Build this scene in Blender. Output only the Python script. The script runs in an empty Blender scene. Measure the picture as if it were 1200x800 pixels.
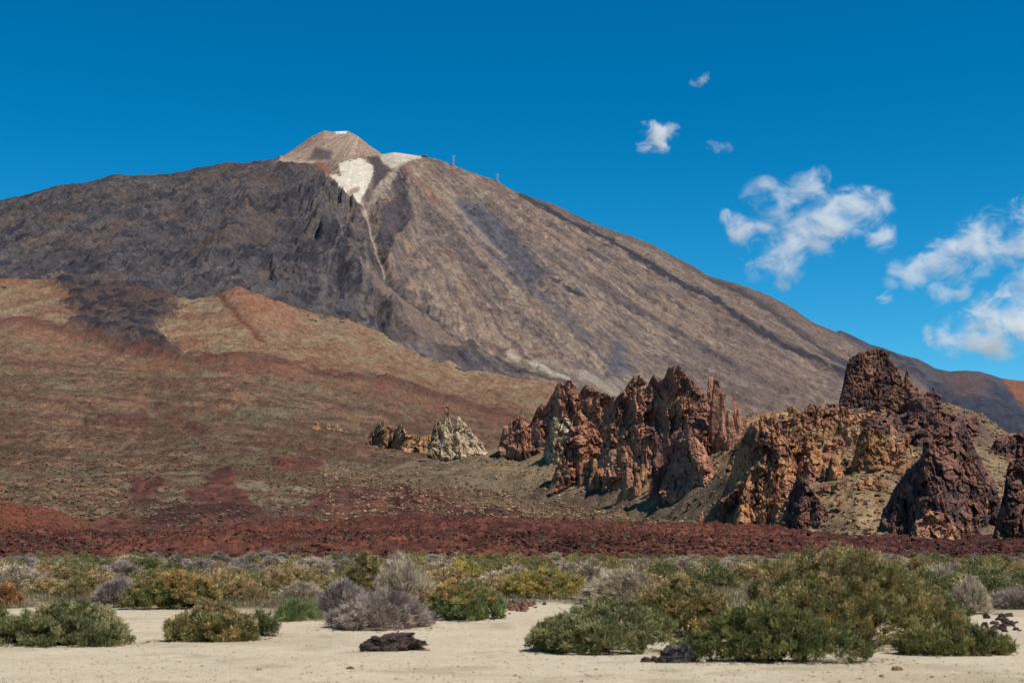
import bpy, math, time
import numpy as np
R = math.radians
T00 = time.time()
S = bpy.context.scene
COL = S.collection

# ------------------------------------------------------------------ camera, sky, sun, exposure
F = 1700.0                                   # focal length in photo pixels (1200 px wide)
PHI = math.atan(240.0 / F)                   # upward tilt: horizon on row 640
CH = 1.7                                     # eye height
cam_d = bpy.data.cameras.new("camera")
cam = bpy.data.objects.new("camera", cam_d); COL.objects.link(cam)
cam_d.sensor_width = 36.0; cam_d.lens = F * 36.0 / 1200.0
cam_d.dof.use_dof = True; cam_d.dof.focus_distance = 900.0; cam_d.dof.aperture_fstop = 2.2
cam_d.clip_start = 0.1; cam_d.clip_end = 120000
cam.location = (0, 0, CH); cam.rotation_euler = (R(90) + PHI, 0, 0)
S.camera = cam

SUN_EL, SUN_AZ = R(58), R(124)                # azimuth measured clockwise from +Y (view direction)
W = bpy.data.worlds.new("World"); S.world = W; W.use_nodes = True
nt = W.node_tree; nt.nodes.clear()
sky = nt.nodes.new("ShaderNodeTexSky"); sky.sky_type = 'NISHITA'; sky.sun_disc = False
sky.sun_elevation = SUN_EL; sky.sun_rotation = SUN_AZ
sky.altitude = 2100; sky.air_density = 1.0; sky.dust_density = 0.9; sky.ozone_density = 2.5
hs = nt.nodes.new("ShaderNodeHueSaturation"); hs.inputs['Hue'].default_value = 0.475; hs.inputs['Saturation'].default_value = 1.48
hs.inputs['Value'].default_value = 1.0
bg = nt.nodes.new("ShaderNodeBackground"); bg.inputs['Strength'].default_value = 0.11
wo = nt.nodes.new("ShaderNodeOutputWorld")
def vscale(src, k):
    n_ = nt.nodes.new("ShaderNodeVectorMath"); n_.operation = 'SCALE'; n_.inputs['Scale'].default_value = k; nt.links.new(src, n_.inputs[0]); return n_.outputs[0]
gm = nt.nodes.new("ShaderNodeGamma"); gm.inputs['Gamma'].default_value = 1.3      # deepens the clear mountain sky towards the zenith
nt.links.new(sky.outputs[0], hs.inputs['Color']); nt.links.new(vscale(hs.outputs[0], .11), gm.inputs['Color']); nt.links.new(vscale(gm.outputs[0], 1 / .11), bg.inputs['Color']); nt.links.new(bg.outputs[0], wo.inputs[0])

sl = bpy.data.lights.new("sun", 'SUN'); sl.energy = 4.2; sl.angle = R(0.53); sl.color = (1.0, 0.945, 0.86)
so = bpy.data.objects.new("sun", sl); COL.objects.link(so)
so.rotation_euler = (R(90) - SUN_EL, 0, -SUN_AZ + R(180))
# lamp shines along its -Z: rotate so that -Z points away from the sun position
from mathutils import Vector
to_sun = Vector((math.sin(SUN_AZ) * math.cos(SUN_EL), math.cos(SUN_AZ) * math.cos(SUN_EL), math.sin(SUN_EL)))
so.rotation_euler = to_sun.to_track_quat('Z', 'Y').to_euler()

vs = S.view_settings
vs.view_transform = 'Standard'; vs.look = 'None'; vs.exposure = 0.45; vs.gamma = 1.0; vs.use_curve_mapping = False
S.cycles.max_bounces = 6; S.cycles.diffuse_bounces = 3; S.cycles.volume_bounces = 8
S.cycles.transparent_max_bounces = 16

# ------------------------------------------------------------------ maths helpers
sP, cP = math.sin(PHI), math.cos(PHI)
def se(px, py):
    """photo pixel -> (x/Y, (z-CH)/Y) slopes of its ray"""
    px = np.asarray(px, float); py = np.asarray(py, float)
    u = (px - 600) / F; v = (400 - py) / F
    d = cP - v * sP
    return u / d, (sP + v * cP) / d
def proj(x, y, z):
    """world -> photo pixel"""
    z = z - CH
    f = y * cP + z * sP; up = -y * sP + z * cP
    return 600 + F * x / f, 400 - F * up / f
def at(px, py, Y):
    s, e = se(px, py); return float(s * Y), float(Y), float(CH + e * Y)

rs = np.random.RandomState(7)
TB2 = rs.rand(512, 512).astype(np.float32)
TB3 = rs.rand(64, 64, 64).astype(np.float32)
def vn2(x, y, seed=0):
    x = np.asarray(x, np.float32) + seed * 37.17; y = np.asarray(y, np.float32) + seed * 91.73
    xi = np.floor(x); yi = np.floor(y); fx = x - xi; fy = y - yi
    fx = fx * fx * (3 - 2 * fx); fy = fy * fy * (3 - 2 * fy)
    a = xi.astype(np.int32) & 511; b = yi.astype(np.int32) & 511; a1 = (a + 1) & 511; b1 = (b + 1) & 511
    return (TB2[a, b] * (1 - fx) + TB2[a1, b] * fx) * (1 - fy) + (TB2[a, b1] * (1 - fx) + TB2[a1, b1] * fx) * fy
def fbm2(x, y, o=5, seed=0, gain=.5):
    t = 0; a = 1; n = 0; x = np.asarray(x, np.float32); y = np.asarray(y, np.float32)
    for i in range(o):
        t = t + a * (2 * vn2(x, y, seed + i) - 1); n += a; a *= gain
        x, y = x * 1.62 - y * 1.21, x * 1.21 + y * 1.62
    return t / n * 1.6
def rid2(x, y, o=4, seed=0, gain=.5, rot=True):
    t = 0; a = 1; n = 0; x = np.asarray(x, np.float32); y = np.asarray(y, np.float32)
    for i in range(o):
        t = t + a * (1 - np.abs(2 * vn2(x, y, seed + i) - 1)); n += a; a *= gain
        if rot: x, y = x * 1.62 - y * 1.21, x * 1.21 + y * 1.62
        else: x, y = x * 2.03, y * 2.03
    return t / n                              # 0..1, ridges at 1
def vn3(x, y, z, seed=0):
    x = np.asarray(x, np.float32) + seed * 17.3; y = np.asarray(y, np.float32) + seed * 5.9; z = np.asarray(z, np.float32) + seed * 11.1
    xi = np.floor(x); yi = np.floor(y); zi = np.floor(z); fx = x - xi; fy = y - yi; fz = z - zi
    fx = fx * fx * (3 - 2 * fx); fy = fy * fy * (3 - 2 * fy); fz = fz * fz * (3 - 2 * fz)
    a = xi.astype(np.int32) & 63; b = yi.astype(np.int32) & 63; c = zi.astype(np.int32) & 63
    a1 = (a + 1) & 63; b1 = (b + 1) & 63; c1 = (c + 1) & 63
    l0 = (TB3[a, b, c] * (1 - fx) + TB3[a1, b, c] * fx) * (1 - fy) + (TB3[a, b1, c] * (1 - fx) + TB3[a1, b1, c] * fx) * fy
    l1 = (TB3[a, b, c1] * (1 - fx) + TB3[a1, b, c1] * fx) * (1 - fy) + (TB3[a, b1, c1] * (1 - fx) + TB3[a1, b1, c1] * fx) * fy
    return l0 * (1 - fz) + l1 * fz
def fbm3(x, y, z, o=4, seed=0, gain=.5):
    t = 0; a = 1; n = 0
    for i in range(o):
        t = t + a * (2 * vn3(x, y, z, seed + i) - 1); n += a; a *= gain
        x, y, z = x * 1.62 - y * 1.21, x * 1.21 + y * 1.62, z * 2.02 + .37
    return t / n * 1.6
def rid3(x, y, z, o=3, seed=0):
    t = 0; a = 1; n = 0
    for i in range(o):
        t = t + a * (1 - np.abs(2 * vn3(x, y, z, seed + i) - 1)); n += a; a *= .5
        x, y, z = x * 1.62 - y * 1.21, x * 1.21 + y * 1.62, z * 2.02 + .37
    return t / n
def sst(a, b, x):
    t = np.clip((x - a) / (b - a), 0, 1); return t * t * (3 - 2 * t)
def mix(a, b, t):
    t = np.asarray(t)[..., None]; return a * (1 - t) + b * t
KALB = 1.6
def C(r, g, b, k=1.0):
    """sunlit look as sRGB bytes -> base colour"""
    c = np.array([r, g, b], float) / 255
    c = np.where(c <= .04045, c / 12.92, ((c + .055) / 1.055) ** 2.4)
    return np.minimum(c * k / KALB, .85)
def poly(px, py, pts, soft=3.0):
    """soft inside-mask of a polygon"""
    pts = np.array(pts, float); out = np.zeros(px.shape, np.float32)
    m = (px > pts[:, 0].min() - 3 * soft) & (px < pts[:, 0].max() + 3 * soft) & (py > pts[:, 1].min() - 3 * soft) & (py < pts[:, 1].max() + 3 * soft)
    if not m.any(): return out
    x = px[m]; y = py[m]; d = np.full(x.shape, 1e9); ins = np.zeros(x.shape, bool)
    for (ax, ay), (bx, by) in zip(pts, np.roll(pts, -1, 0)):
        vx, vy = bx - ax, by - ay; t = np.clip(((x - ax) * vx + (y - ay) * vy) / (vx * vx + vy * vy + 1e-9), 0, 1)
        d = np.minimum(d, (x - ax - t * vx) ** 2 + (y - ay - t * vy) ** 2)
        c = ((ay > y) != (by > y)) & (x < vx * (y - ay) / (vy if vy else 1e-9) + ax); ins ^= c
    d = np.sqrt(d) * np.where(ins, 1, -1)
    out[m] = sst(-soft, soft, d); return out
def line(px, py, pts, w, soft=None):
    """soft mask around a polyline, half width w (number or one per point)"""
    pts = np.array(pts, float); soft = soft or w; best = np.zeros(px.shape, np.float32)
    m = (px > pts[:, 0].min() - 30) & (px < pts[:, 0].max() + 30) & (py > pts[:, 1].min() - 30) & (py < pts[:, 1].max() + 30)
    if not m.any(): return best
    x = px[m]; y = py[m]; d = np.full(x.shape, 1e9)
    for (ax, ay), (bx, by) in zip(pts[:-1], pts[1:]):
        vx, vy = bx - ax, by - ay; t = np.clip(((x - ax) * vx + (y - ay) * vy) / (vx * vx + vy * vy + 1e-9), 0, 1)
        d = np.minimum(d, (x - ax - t * vx) ** 2 + (y - ay - t * vy) ** 2)
    best[m] = 1 - sst(w - soft * .5, w + soft, np.sqrt(d)); return best

# ------------------------------------------------------------------ scene helpers
def tag(o, label=None, cat=None, group=None, kind=None):
    if label: o['label'] = label
    if cat: o['category'] = cat
    if group: o['group'] = group
    if kind: o['kind'] = kind
    return o
def mesh_np(name, V, Fc, col=None, smooth=True):
    """mesh from numpy verts (n,3), faces (m,k) and optional per-vertex colour (n,3)"""
    V = np.asarray(V, np.float32); Fc = np.asarray(Fc, np.int32)
    me = bpy.data.meshes.new(name); k = Fc.shape[1]
    me.vertices.add(len(V)); me.vertices.foreach_set("co", V.ravel())
    me.loops.add(Fc.size); me.loops.foreach_set("vertex_index", Fc.ravel())
    me.polygons.add(len(Fc)); me.polygons.foreach_set("loop_start", np.arange(0, Fc.size, k, dtype=np.int32))
    me.polygons.foreach_set("use_smooth", np.full(len(Fc), smooth))
    me.update(calc_edges=True)
    if col is not None: set_col(me, col)
    return me
def set_col(me, col):
    a = me.color_attributes.new("Col", 'FLOAT_COLOR', 'POINT')
    c = np.ones((len(col), 4), np.float32); c[:, :3] = np.clip(col, 0, 1); a.data.foreach_set("color", c.ravel())
def link(name, me, mat=None, parent=None, loc=(0, 0, 0)):
    o = bpy.data.objects.new(name, me); COL.objects.link(o)
    if mat and not me.materials: me.materials.append(mat)
    if parent: o.parent = parent
    o.location = loc; return o
def grid_faces(nr, nc):
    i = np.arange(nr * nc, dtype=np.int32).reshape(nr, nc)
    return np.stack([i[:-1, :-1], i[:-1, 1:], i[1:, 1:], i[1:, :-1]], -1).reshape(-1, 4)

def ground_mat(name, scales, bump, rough=.95, mott=.35, dist=1.0):
    """vertex base colour broken up by procedural mottling, with procedural bump; scales are wavelengths in metres"""
    m = bpy.data.materials.new(name); m.use_nodes = True; n = m.node_tree; n.nodes.clear(); L = n.links.new
    out = n.nodes.new("ShaderNodeOutputMaterial"); b = n.nodes.new("ShaderNodeBsdfPrincipled")
    b.inputs['Roughness'].default_value = rough; b.inputs['Specular IOR Level'].default_value = .12
    a = n.nodes.new("ShaderNodeAttribute"); a.attribute_name = "Col"
    tc = n.nodes.new("ShaderNodeTexCoord"); prev = a.outputs['Color']; hsum = None
    for i, (lam, amt) in enumerate(scales):
        t = n.nodes.new("ShaderNodeTexNoise"); t.inputs['Scale'].default_value = 1 / lam; t.inputs['Detail'].default_value = 4; t.inputs['Roughness'].default_value = .65
        L(tc.outputs['Object'], t.inputs['Vector'])
        mr = n.nodes.new("ShaderNodeMapRange"); mr.inputs['From Min'].default_value = .28; mr.inputs['From Max'].default_value = .72
        mr.inputs['To Min'].default_value = 1 - amt; mr.inputs['To Max'].default_value = 1 + amt
        L(t.outputs[0], mr.inputs['Value'])
        mx = n.nodes.new("ShaderNodeVectorMath"); mx.operation = 'SCALE'
        L(prev, mx.inputs[0]); L(mr.outputs[0], mx.inputs['Scale']); prev = mx.outputs[0]
        if hsum is None: hsum = t.outputs[0]
        else:
            ad = n.nodes.new("ShaderNodeMath"); ad.operation = 'MULTIPLY_ADD'; ad.inputs[1].default_value = .6
            L(t.outputs[0], ad.inputs[0]); L(hsum, ad.inputs[2]); hsum = ad.outputs[0]
    L(prev, b.inputs['Base Color'])
    bp = n.nodes.new("ShaderNodeBump"); bp.inputs['Strength'].default_value = bump; bp.inputs['Distance'].default_value = dist
    L(hsum, bp.inputs['Height']); L(bp.outputs[0], b.inputs['Normal']); L(b.outputs[0], out.inputs[0])
    return m
def leaf_mat(name, transl=.25, rough=.7):
    m = bpy.data.materials.new(name); m.use_nodes = True; n = m.node_tree; n.nodes.clear(); L = n.links.new
    out = n.nodes.new("ShaderNodeOutputMaterial"); a = n.nodes.new("ShaderNodeAttribute"); a.attribute_name = "Col"
    tc = n.nodes.new("ShaderNodeTexCoord"); t = n.nodes.new("ShaderNodeTexNoise"); t.inputs['Scale'].default_value = 9; t.inputs['Detail'].default_value = 3
    L(tc.outputs['Object'], t.inputs['Vector'])
    mr = n.nodes.new("ShaderNodeMapRange"); mr.inputs['To Min'].default_value = .6; mr.inputs['To Max'].default_value = 1.4; L(t.outputs[0], mr.inputs['Value'])
    mx = n.nodes.new("ShaderNodeVectorMath"); mx.operation = 'SCALE'; L(a.outputs['Color'], mx.inputs[0]); L(mr.outputs[0], mx.inputs['Scale'])
    d = n.nodes.new("ShaderNodeBsdfPrincipled"); d.inputs['Roughness'].default_value = rough; d.inputs['Specular IOR Level'].default_value = .25
    tr = n.nodes.new("ShaderNodeBsdfTranslucent"); mi = n.nodes.new("ShaderNodeMixShader"); mi.inputs[0].default_value = transl
    L(mx.outputs[0], d.inputs['Base Color']); L(mx.outputs[0], tr.inputs['Color'])
    L(d.outputs[0], mi.inputs[1]); L(tr.outputs[0], mi.inputs[2]); L(mi.outputs[0], out.inputs[0]); return m
def flat_mat(name, rgb, rough=.6, metal=0, nz=4.0):
    m = bpy.data.materials.new(name); m.use_nodes = True; n = m.node_tree; b = n.nodes['Principled BSDF']; L = n.links.new
    t = n.nodes.new("ShaderNodeTexNoise"); t.inputs['Scale'].default_value = nz
    cr = n.nodes.new("ShaderNodeValToRGB"); cr.color_ramp.elements[0].color = (*[c * .7 for c in rgb], 1); cr.color_ramp.elements[1].color = (*[min(1, c * 1.2) for c in rgb], 1)
    L(t.outputs[0], cr.inputs[0]); L(cr.outputs[0], b.inputs['Base Color']); b.inputs['Roughness'].default_value = rough; b.inputs['Metallic'].default_value = metal
    return m

M_volc = ground_mat("volcano_rock", [(60, .15), (18, .26), (6.5, .34)], .9, dist=6)
M_hill = ground_mat("hillside_soil", [(40, .15), (9, .3), (3.0, .42)], .9, dist=1.6)
M_lava = ground_mat("lava_scoria", [(10, .25), (2.2, .4), (.7, .4)], .9, dist=.8)
M_talus = ground_mat("talus_gravel", [(16, .15), (3, .3), (1.0, .34)], .9, dist=.7)
M_rock = ground_mat("weathered_rock", [(9, .25), (2.4, .3), (.8, .25)], .9, dist=.8)
M_pale = ground_mat("pale_rock", [(7, .15), (2, .2), (.8, .15)], .7, dist=.6)
M_sand = ground_mat("sand", [(1.6, .07), (.22, .13), (.04, .22)], .7, dist=.035)
M_stone = ground_mat("stone", [(.12, .3), (.03, .3), (.011, .3)], .8, dist=.02)
M_leaf = leaf_mat("foliage")
M_twig = leaf_mat("dry_twigs", .08, .85)
M_grass = leaf_mat("dry_grass", .3, .8)
M_bark = flat_mat("bark", (.10, .075, .055), .9, nz=14)
M_white = flat_mat("white_steel", (.34, .35, .36), .6, .2)
M_conc = flat_mat("grey_concrete", (.16, .13, .12), .8)

# ------------------------------------------------------------------ terrain
def spts(pts):
    a = np.array(pts, float); s, e = se(a[:, 0], a[:, 1]); o = np.argsort(s); return s[o], e[o]
def curve(pts, sm=0):
    s, e = spts(pts)
    if not sm: return lambda q: np.interp(q, s, e)
    k = np.linspace(-2, 2, 17); w = np.exp(-k * k); w /= w.sum(); d = k * sm / F
    return lambda q: sum(wi * np.interp(np.asarray(q) + di, s, e) for wi, di in zip(w, d))
def pxs(pts):
    """value by photo column (columns taken at the row 500)"""
    a = np.array(pts, float); s, _ = se(a[:, 0], np.full(len(a), 500.)); return lambda q: np.interp(q, s, a[:, 1])
S0, S1 = -.46, .46                             # a little wider than the frame (+-0.36)

# --- volcano
SKYL = [(-160, 275), (-60, 251), (0, 237), (40, 226), (80, 216), (110, 211), (132, 205), (160, 206.5), (200, 204), (240, 197), (268, 191), (285, 193), (325, 187),
        (345, 174), (365, 160), (380, 153), (388, 154.5), (408, 153.5), (420, 160), (435, 172), (448, 180.5), (462, 178.5), (480, 181), (500, 184), (520, 189), (545, 199),
        (580, 211), (600, 223), (650, 240), (701, 264), (742, 278), (769, 288), (809, 311), (836, 325), (870, 335), (904, 348), (927, 360), (954, 379), (985, 392),
        (1010, 406), (1040, 426), (1070, 440), (1087, 453), (1096, 470), (1120, 500), (1200, 540), (1400, 600)]
BASEV = [(-160, 318), (0, 326), (60, 328), (110, 335), (165, 338), (190, 346), (236, 348), (280, 337), (321, 350), (351, 363), (400, 373), (450, 390), (490, 407),
         (540, 425), (590, 438), (650, 446), (690, 470), (760, 510), (900, 530), (1100, 545), (1400, 620)]
SHOULD = [(329, 186), (345, 190), (365, 190), (390, 187), (410, 184), (430, 183), (449, 181)]
c_sky, c_base, c_sh = curve(SKYL), curve([(a, b + (10 if a < 660 else 0)) for a, b in BASEV]), curve(SHOULD)
def volc_ground(s):
    """profile control of the volcano for each column"""
    es, eb = c_sky(s), c_base(s)
    sh = c_sh(s); a, _ = se(329, 187); b, _ = se(449, 181)
    k = sst(a - .004, a + .002, s) * (1 - sst(b - .002, b + .004, s))
    esh = np.where(k > 0, es * (1 - k) + np.minimum(sh, es) * k, es)
    return es, eb, esh, k
nC, nA, nB, nD = 1500, 360, 46, 26
s = np.linspace(S0, S1, nC)
es, eb, esh, kk = volc_ground(s)
Yb, Ysh, Ysk = 3400., 5650., 6000.
ts = np.linspace(0, 1, nA) ** .92
rows = []
for t in ts:                                   # flank
    Y = Yb + (Ysh - Yb) * t; z0 = eb * Yb; z1 = esh * Ysh
    rows.append((np.full(nC, Y), z0 + (z1 - z0) * (.72 * t + .28 * t * t)))
for t in np.linspace(0, 1, nB)[1:]:            # summit cone behind the shoulder (flat crest elsewhere)
    Y = Ysh + (Ysk - Ysh) * t; zt = es * Ysk; zs = esh * Ysh
    zc = zs + (zt - zs) * (t ** .95)
    zf = zs - 40 * t - 60 * t * t
    rows.append((np.full(nC, Y), zc * kk + zf * (1 - kk)))
yl, zl = rows[-1]
for t in np.linspace(0, 1, nD)[1:]:            # far side
    rows.append((yl + 3000 * t, zl - 1500 * t * (.6 + .4 * t)))
Y = np.stack([r[0] for r in rows]); Z = np.stack([r[1] for r in rows]); X = s[None, :] * Y
PX, PY = proj(X, Y, Z + CH)
xs, ys = float(se(420, 170)[0] * 6000), 6050.
th = np.arctan2(X - xs, ys - Y); rho = np.hypot(X - xs, ys - Y)
wx = PX + 7 * fbm2(X / 160, Y / 160, 4, 11); wy = PY + 5 * fbm2(X / 160, Y / 160, 4, 12)
DARK = [(-200, 200), (-200, 380), (0, 360), (300, 400), (430, 420), (530, 445), (680, 468), (668, 448), (640, 440), (600, 430), (560, 408), (530, 410), (509, 402), (489, 391), (462, 367),
        (435, 340), (420, 318), (447, 322), (442, 292), (436, 268), (426, 245), (405, 228), (388, 207), (378, 196), (352, 188), (325, 180), (250, 150)]
dark = poly(wx, wy, DARK, 4)
GUL = [(424, 236), (432, 258), (438, 280), (442, 300), (450, 320), (470, 340), (500, 362), (530, 388), (565, 410), (600, 430), (645, 442)]
RIDG = [(470, 190), (476, 205), (480, 225), (478, 240), (484, 262), (466, 288), (456, 310)]
gul = line(PX, PY, GUL, 4, 9); ridg = line(PX, PY, RIDG, 3, 12)
spur = line(PX, PY, [(335, 190), (352, 225), (385, 270), (408, 310), (440, 355), (480, 395)], 5, 22)
spur2 = line(PX, PY, [(300, 205), (285, 260), (250, 310), (225, 345)], 4, 20)
fade = np.clip((Y - Yb) / 250, .1, 1) * np.where(Y > Ysh, 1 - .75 * kk[None, :] * np.clip((Y - Ysh) / 200, 0, 1), 1)
thw = th + .022 * fbm2(X / 420, Y / 420, 4, 3)
g1 = rid2(thw * 26, rho / 1500, 3, 21, rot=False); g2 = rid2(thw * 70, rho / 700 + fbm2(X / 90, Y / 90, 3, 8) * .3, 3, 22, rot=False)
tan_d = (g1 - .6) * 17 * np.clip(rho / 1400, .15, 1) + (g2 - .6) * 9 + fbm2(X / 90, Y / 90, 5, 31) * 7 + fbm2(X / 22, Y / 22, 3, 32) * 4.5
crag = sst(.15, .6, fbm2(X / 260, Y / 330, 4, 33)); tan_d += crag * (rid2(X / 38, Y / 55, 4, 34) - .5) * 22
ux = X + 60 * fbm2(X / 210, Y / 210, 4, 41); uy = Y + 60 * fbm2(X / 210, Y / 210, 4, 42)
drk_d = (rid2(ux / 330, uy / 420, 5, 43) - .55) * 44 + (rid2(ux / 70, uy / 90, 4, 44) - .5) * 20 + (g1 - .6) * 46 + (g2 - .6) * 20 + fbm2(X / 24, Y / 24, 4, 45) * 10
disp = (tan_d * (1 - dark) + drk_d * dark) * fade
disp += (-20 * gul + 30 * ridg + 45 * spur * (1 - sst(Ysh - 500, Ysh - 150, Y)) + 34 * spur2 * (1 - sst(Ysh - 500, Ysh - 150, Y))) * np.clip((Y - Yb) / 500, 0, 1) * (Y < Ysh + 40)
calm = poly(PX, PY, [(322, 195), (345, 165), (380, 140), (410, 140), (470, 170), (500, 178), (500, 190), (450, 205), (425, 240), (400, 222), (380, 200), (345, 194)], 5); disp *= 1 - .8 * calm
edge = np.exp(-((Y - Ysh) / 160.) ** 2) * (1 - kk[None, :]); disp *= 1 - .72 * edge
Zd = Z + CH + disp

n1 = fbm2(X / 300, Y / 300, 5, 51); n2 = fbm2(X / 60, Y / 80, 5, 52); n3 = fbm2(thw * 60, rho / 500, 4, 53); n4 = fbm2(X / 16, Y / 22, 3, 54); n5 = fbm2(thw * 160, rho / 260, 4, 55)
l1 = rid2(thw * 40 + .2 * n2, rho / 2600, 3, 57, rot=False); l2 = rid2(thw * 95 + .2 * n4, rho / 1500, 3, 58, rot=False)
c = mix(np.broadcast_to(C(148, 126, 109), X.shape + (3,)), C(130, 112, 101), sst(-.2, .5, n1))
c = mix(c, C(150, 122, 100), sst(.1, .6, n3) * .5); c = mix(c, C(108, 97, 95), sst(.05, .55, n5) * .5)
l3 = rid2(thw * 210 + .25 * n4, rho / 900, 3, 66, rot=False); c = mix(c, C(92, 84, 88), sst(.3, .8, n2 + .5 * n3) * .5); c = mix(c, C(136, 104, 90), sst(.15, .55, -n3 + .3 * n2) * .5)
c = mix(c, C(160, 144, 126), sst(.35, .7, -n2 - .4 * n3) * .4); c = mix(c, C(88, 80, 84), sst(.7, .84, l3) * .6); c = mix(c, C(164, 146, 126), (1 - sst(.3, .44, l3)) * .5)
c = mix(c, C(84, 78, 84), sst(.74, .88, l1 + .08 * n2) * .5); c = mix(c, C(96, 86, 86), sst(.76, .9, l2 + .06 * n2) * .6); c = mix(c, C(160, 140, 122), sst(.5, .36, l1) * .35 if False else (1 - sst(.34, .5, l1)) * .4)
c = c * (1 + .26 * n4 + .14 * fbm2(X / 8, Y / 11, 2, 64))[..., None]
right = sst(700, 900, PX); c = mix(c, C(118, 98, 90), right * .35)
BL = C(78, 80, 92)
pat = poly(wx, wy, [(533, 235), (563, 245), (604, 272), (625, 299), (640, 332), (620, 340), (600, 322), (570, 285), (538, 258)], 7)
pat = np.maximum(pat, line(wx, wy, [(545, 262), (600, 318), (640, 352), (690, 400)], 4, 6) * .8)
pat = np.maximum(pat, .9 * poly(wx, wy, [(722, 400), (734, 412), (744, 442), (708, 442)], 7))
pat = np.maximum(pat, .8 * line(wx, wy, [(627, 312), (650, 330), (680, 345)], 5, 6) * sst(-.1, .3, n2))
c = mix(c, BL * (1 + .35 * n4)[..., None], pat * .8); cg = line(PX + 3 * n4, PY + 3 * n4, [(624, 305), (634, 318), (650, 328), (664, 338), (680, 348)], 2, 4) * sst(-.1, .2, n2 + n4); c = mix(c, C(52, 48, 52), cg * .8)
st = line(PX + 2 * n2, PY + 2 * n4, [(610, 227), (667, 261), (715, 281), (762, 311), (802, 335), (843, 355), (887, 386), (937, 413), (1000, 443), (1060, 470)], 2.4, 3)
st = np.maximum(st, .7 * line(PX + 3 * n2, PY + 2 * n4, [(836, 328), (870, 343), (904, 364), (971, 416), (1030, 445)], 2.5, 4))
st = np.maximum(st, .5 * line(PX + 3 * n2, PY + 2 * n4, [(640, 300), (720, 350), (800, 395), (860, 430)], 1.5, 3))
st = np.maximum(st, .6 * line(PX + 3 * n2, PY + 2 * n4, [(690, 290), (760, 330), (830, 385), (900, 430)], 1.2, 3) * sst(-.2, .3, n2))
c = mix(c, C(64, 62, 70), np.minimum(st * 1.15, 1))
sky_edge = (1 - sst(2, 9, PY - np.interp(PX, [p[0] for p in SKYL], [p[1] for p in SKYL]))) * sst(560, 640, PX)
c = mix(c, C(92, 80, 80), sky_edge * .6)
d0 = mix(np.broadcast_to(C(88, 82, 84), X.shape + (3,)), C(69, 66, 72), sst(-.1, .4, n2)); d0 = mix(d0, C(98, 90, 88), sst(.15, .6, n1) * .6); d0 = mix(d0, C(106, 97, 92), (1 - sst(.36, .52, l1 + .1 * n2)) * .6); d0 = mix(d0, C(52, 50, 58), sst(.68, .82, l2 + .1 * n2) * .6)
d0 = mix(d0, C(120, 102, 92), sst(.5, .9, fbm2(ux / 40, uy / 120, 5, 61)) * .8); d0 = mix(d0, C(104, 92, 88), sst(.3, .6, n5) * .5); d0 = mix(d0, C(50, 48, 56), sst(.2, .6, n4 + .5 * n2) * .6)
d0 = mix(d0, C(96, 84, 80), sst(.3, .6, n3) * sst(250, 400, PX) * .7)
d0 = mix(d0, C(122, 110, 104), (1 - sst(.4, .62, l2 + .1 * n2)) * sst(350, 400, PX) * .65); d0 = mix(d0, C(110, 92, 82), sst(.1, .5, fbm2(X / 130, Y / 200, 4, 65)) * .45); d0 = d0 * (1 + .3 * n4)[..., None]
c = mix(c, d0, dark)
fs = poly(PX + 3 * n2, PY + 2 * n2, [(418, 318), (446, 322), (500, 372), (540, 396), (520, 402), (489, 391), (455, 362)], 3); c = mix(c, C(128, 108, 96), fs * .9)
gl = line(PX + 2 * n4, PY, GUL[4:], 1.5, 4); c = mix(c, C(58, 55, 62), gl * .8)
dk = poly(wx, wy, [(466, 200), (478, 212), (478, 238), (484, 262), (462, 285), (449, 300), (443, 270), (455, 235)], 3); c = mix(c, C(82, 75, 80), dk * .85)  # shaded left side of the spur, its shade put into the colour
dk = poly(PX + 2 * n4, PY, [(430, 182), (446, 183), (456, 200), (448, 212), (436, 225), (438, 200)], 2.5); c = mix(c, C(84, 74, 78), dk * .9)
cone = poly(PX, PY, [(322, 192), (345, 172), (380, 148), (410, 148), (452, 182), (430, 184), (390, 188), (365, 192), (345, 192)], 1.5) * (Y > Ysh - 60)
cc = mix(np.broadcast_to(C(180, 154, 134), X.shape + (3,)), C(152, 126, 112), sst(-.1, .5, n3)); cc = mix(cc, C(158, 114, 98), sst(.1, .6, fbm2(X / 90, Z / 60, 4, 63)) * .6)
cc = mix(cc, C(92, 82, 84), poly(PX + 4 * n2, PY, [(358, 188), (371, 172), (388, 176), (386, 188)], 3) * .9)
c = mix(c, cc, cone)
PALE = C(232, 218, 198)
c = mix(c, C(178, 160, 144), line(PX + n4, PY, [(472, 191), (455, 212), (440, 230), (428, 248)], 3, 4) * .85)
c = mix(c, C(176, 154, 134), line(PX + 2 * n4, PY, [(480, 194), (510, 222), (545, 255), (590, 300)], 1.5, 4) * .6)
c = mix(c, C(150, 104, 92), line(PX + 2 * n4, PY, [(474, 200), (490, 213), (512, 236)], 3, 5) * .6)
c = mix(c, C(156, 92, 74), line(PX, PY, [(374, 192), (384, 202)], 2.5, 3) * .8)
c = mix(c, PALE, poly(PX + 1.6 * n2, PY + 1.6 * n4, [(397, 191), (415, 186), (425, 186), (437, 195), (434, 210), (427, 225), (422, 237), (416, 234), (407, 227), (397, 217), (386, 204), (399, 206)], 1.5))
c = mix(c, C(150, 120, 100), poly(PX + 2 * n4, PY, [(406, 224), (420, 219), (421, 224), (410, 229)], 1.5) * .8)
c = mix(c, C(208, 190, 172), poly(PX + 2 * n2, PY + n4, [(445, 182), (462, 176), (482, 178), (496, 184), (480, 189), (460, 197), (447, 190)], 2))
c = mix(c, C(190, 172, 156), line(PX + 1.2 * n4, PY, GUL[:5], .8, 1.6) * .6)
c = mix(c, C(235, 232, 228), poly(PX, PY, [(391, 150), (408, 150), (406, 156.5), (394, 157)], 1.2))
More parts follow.
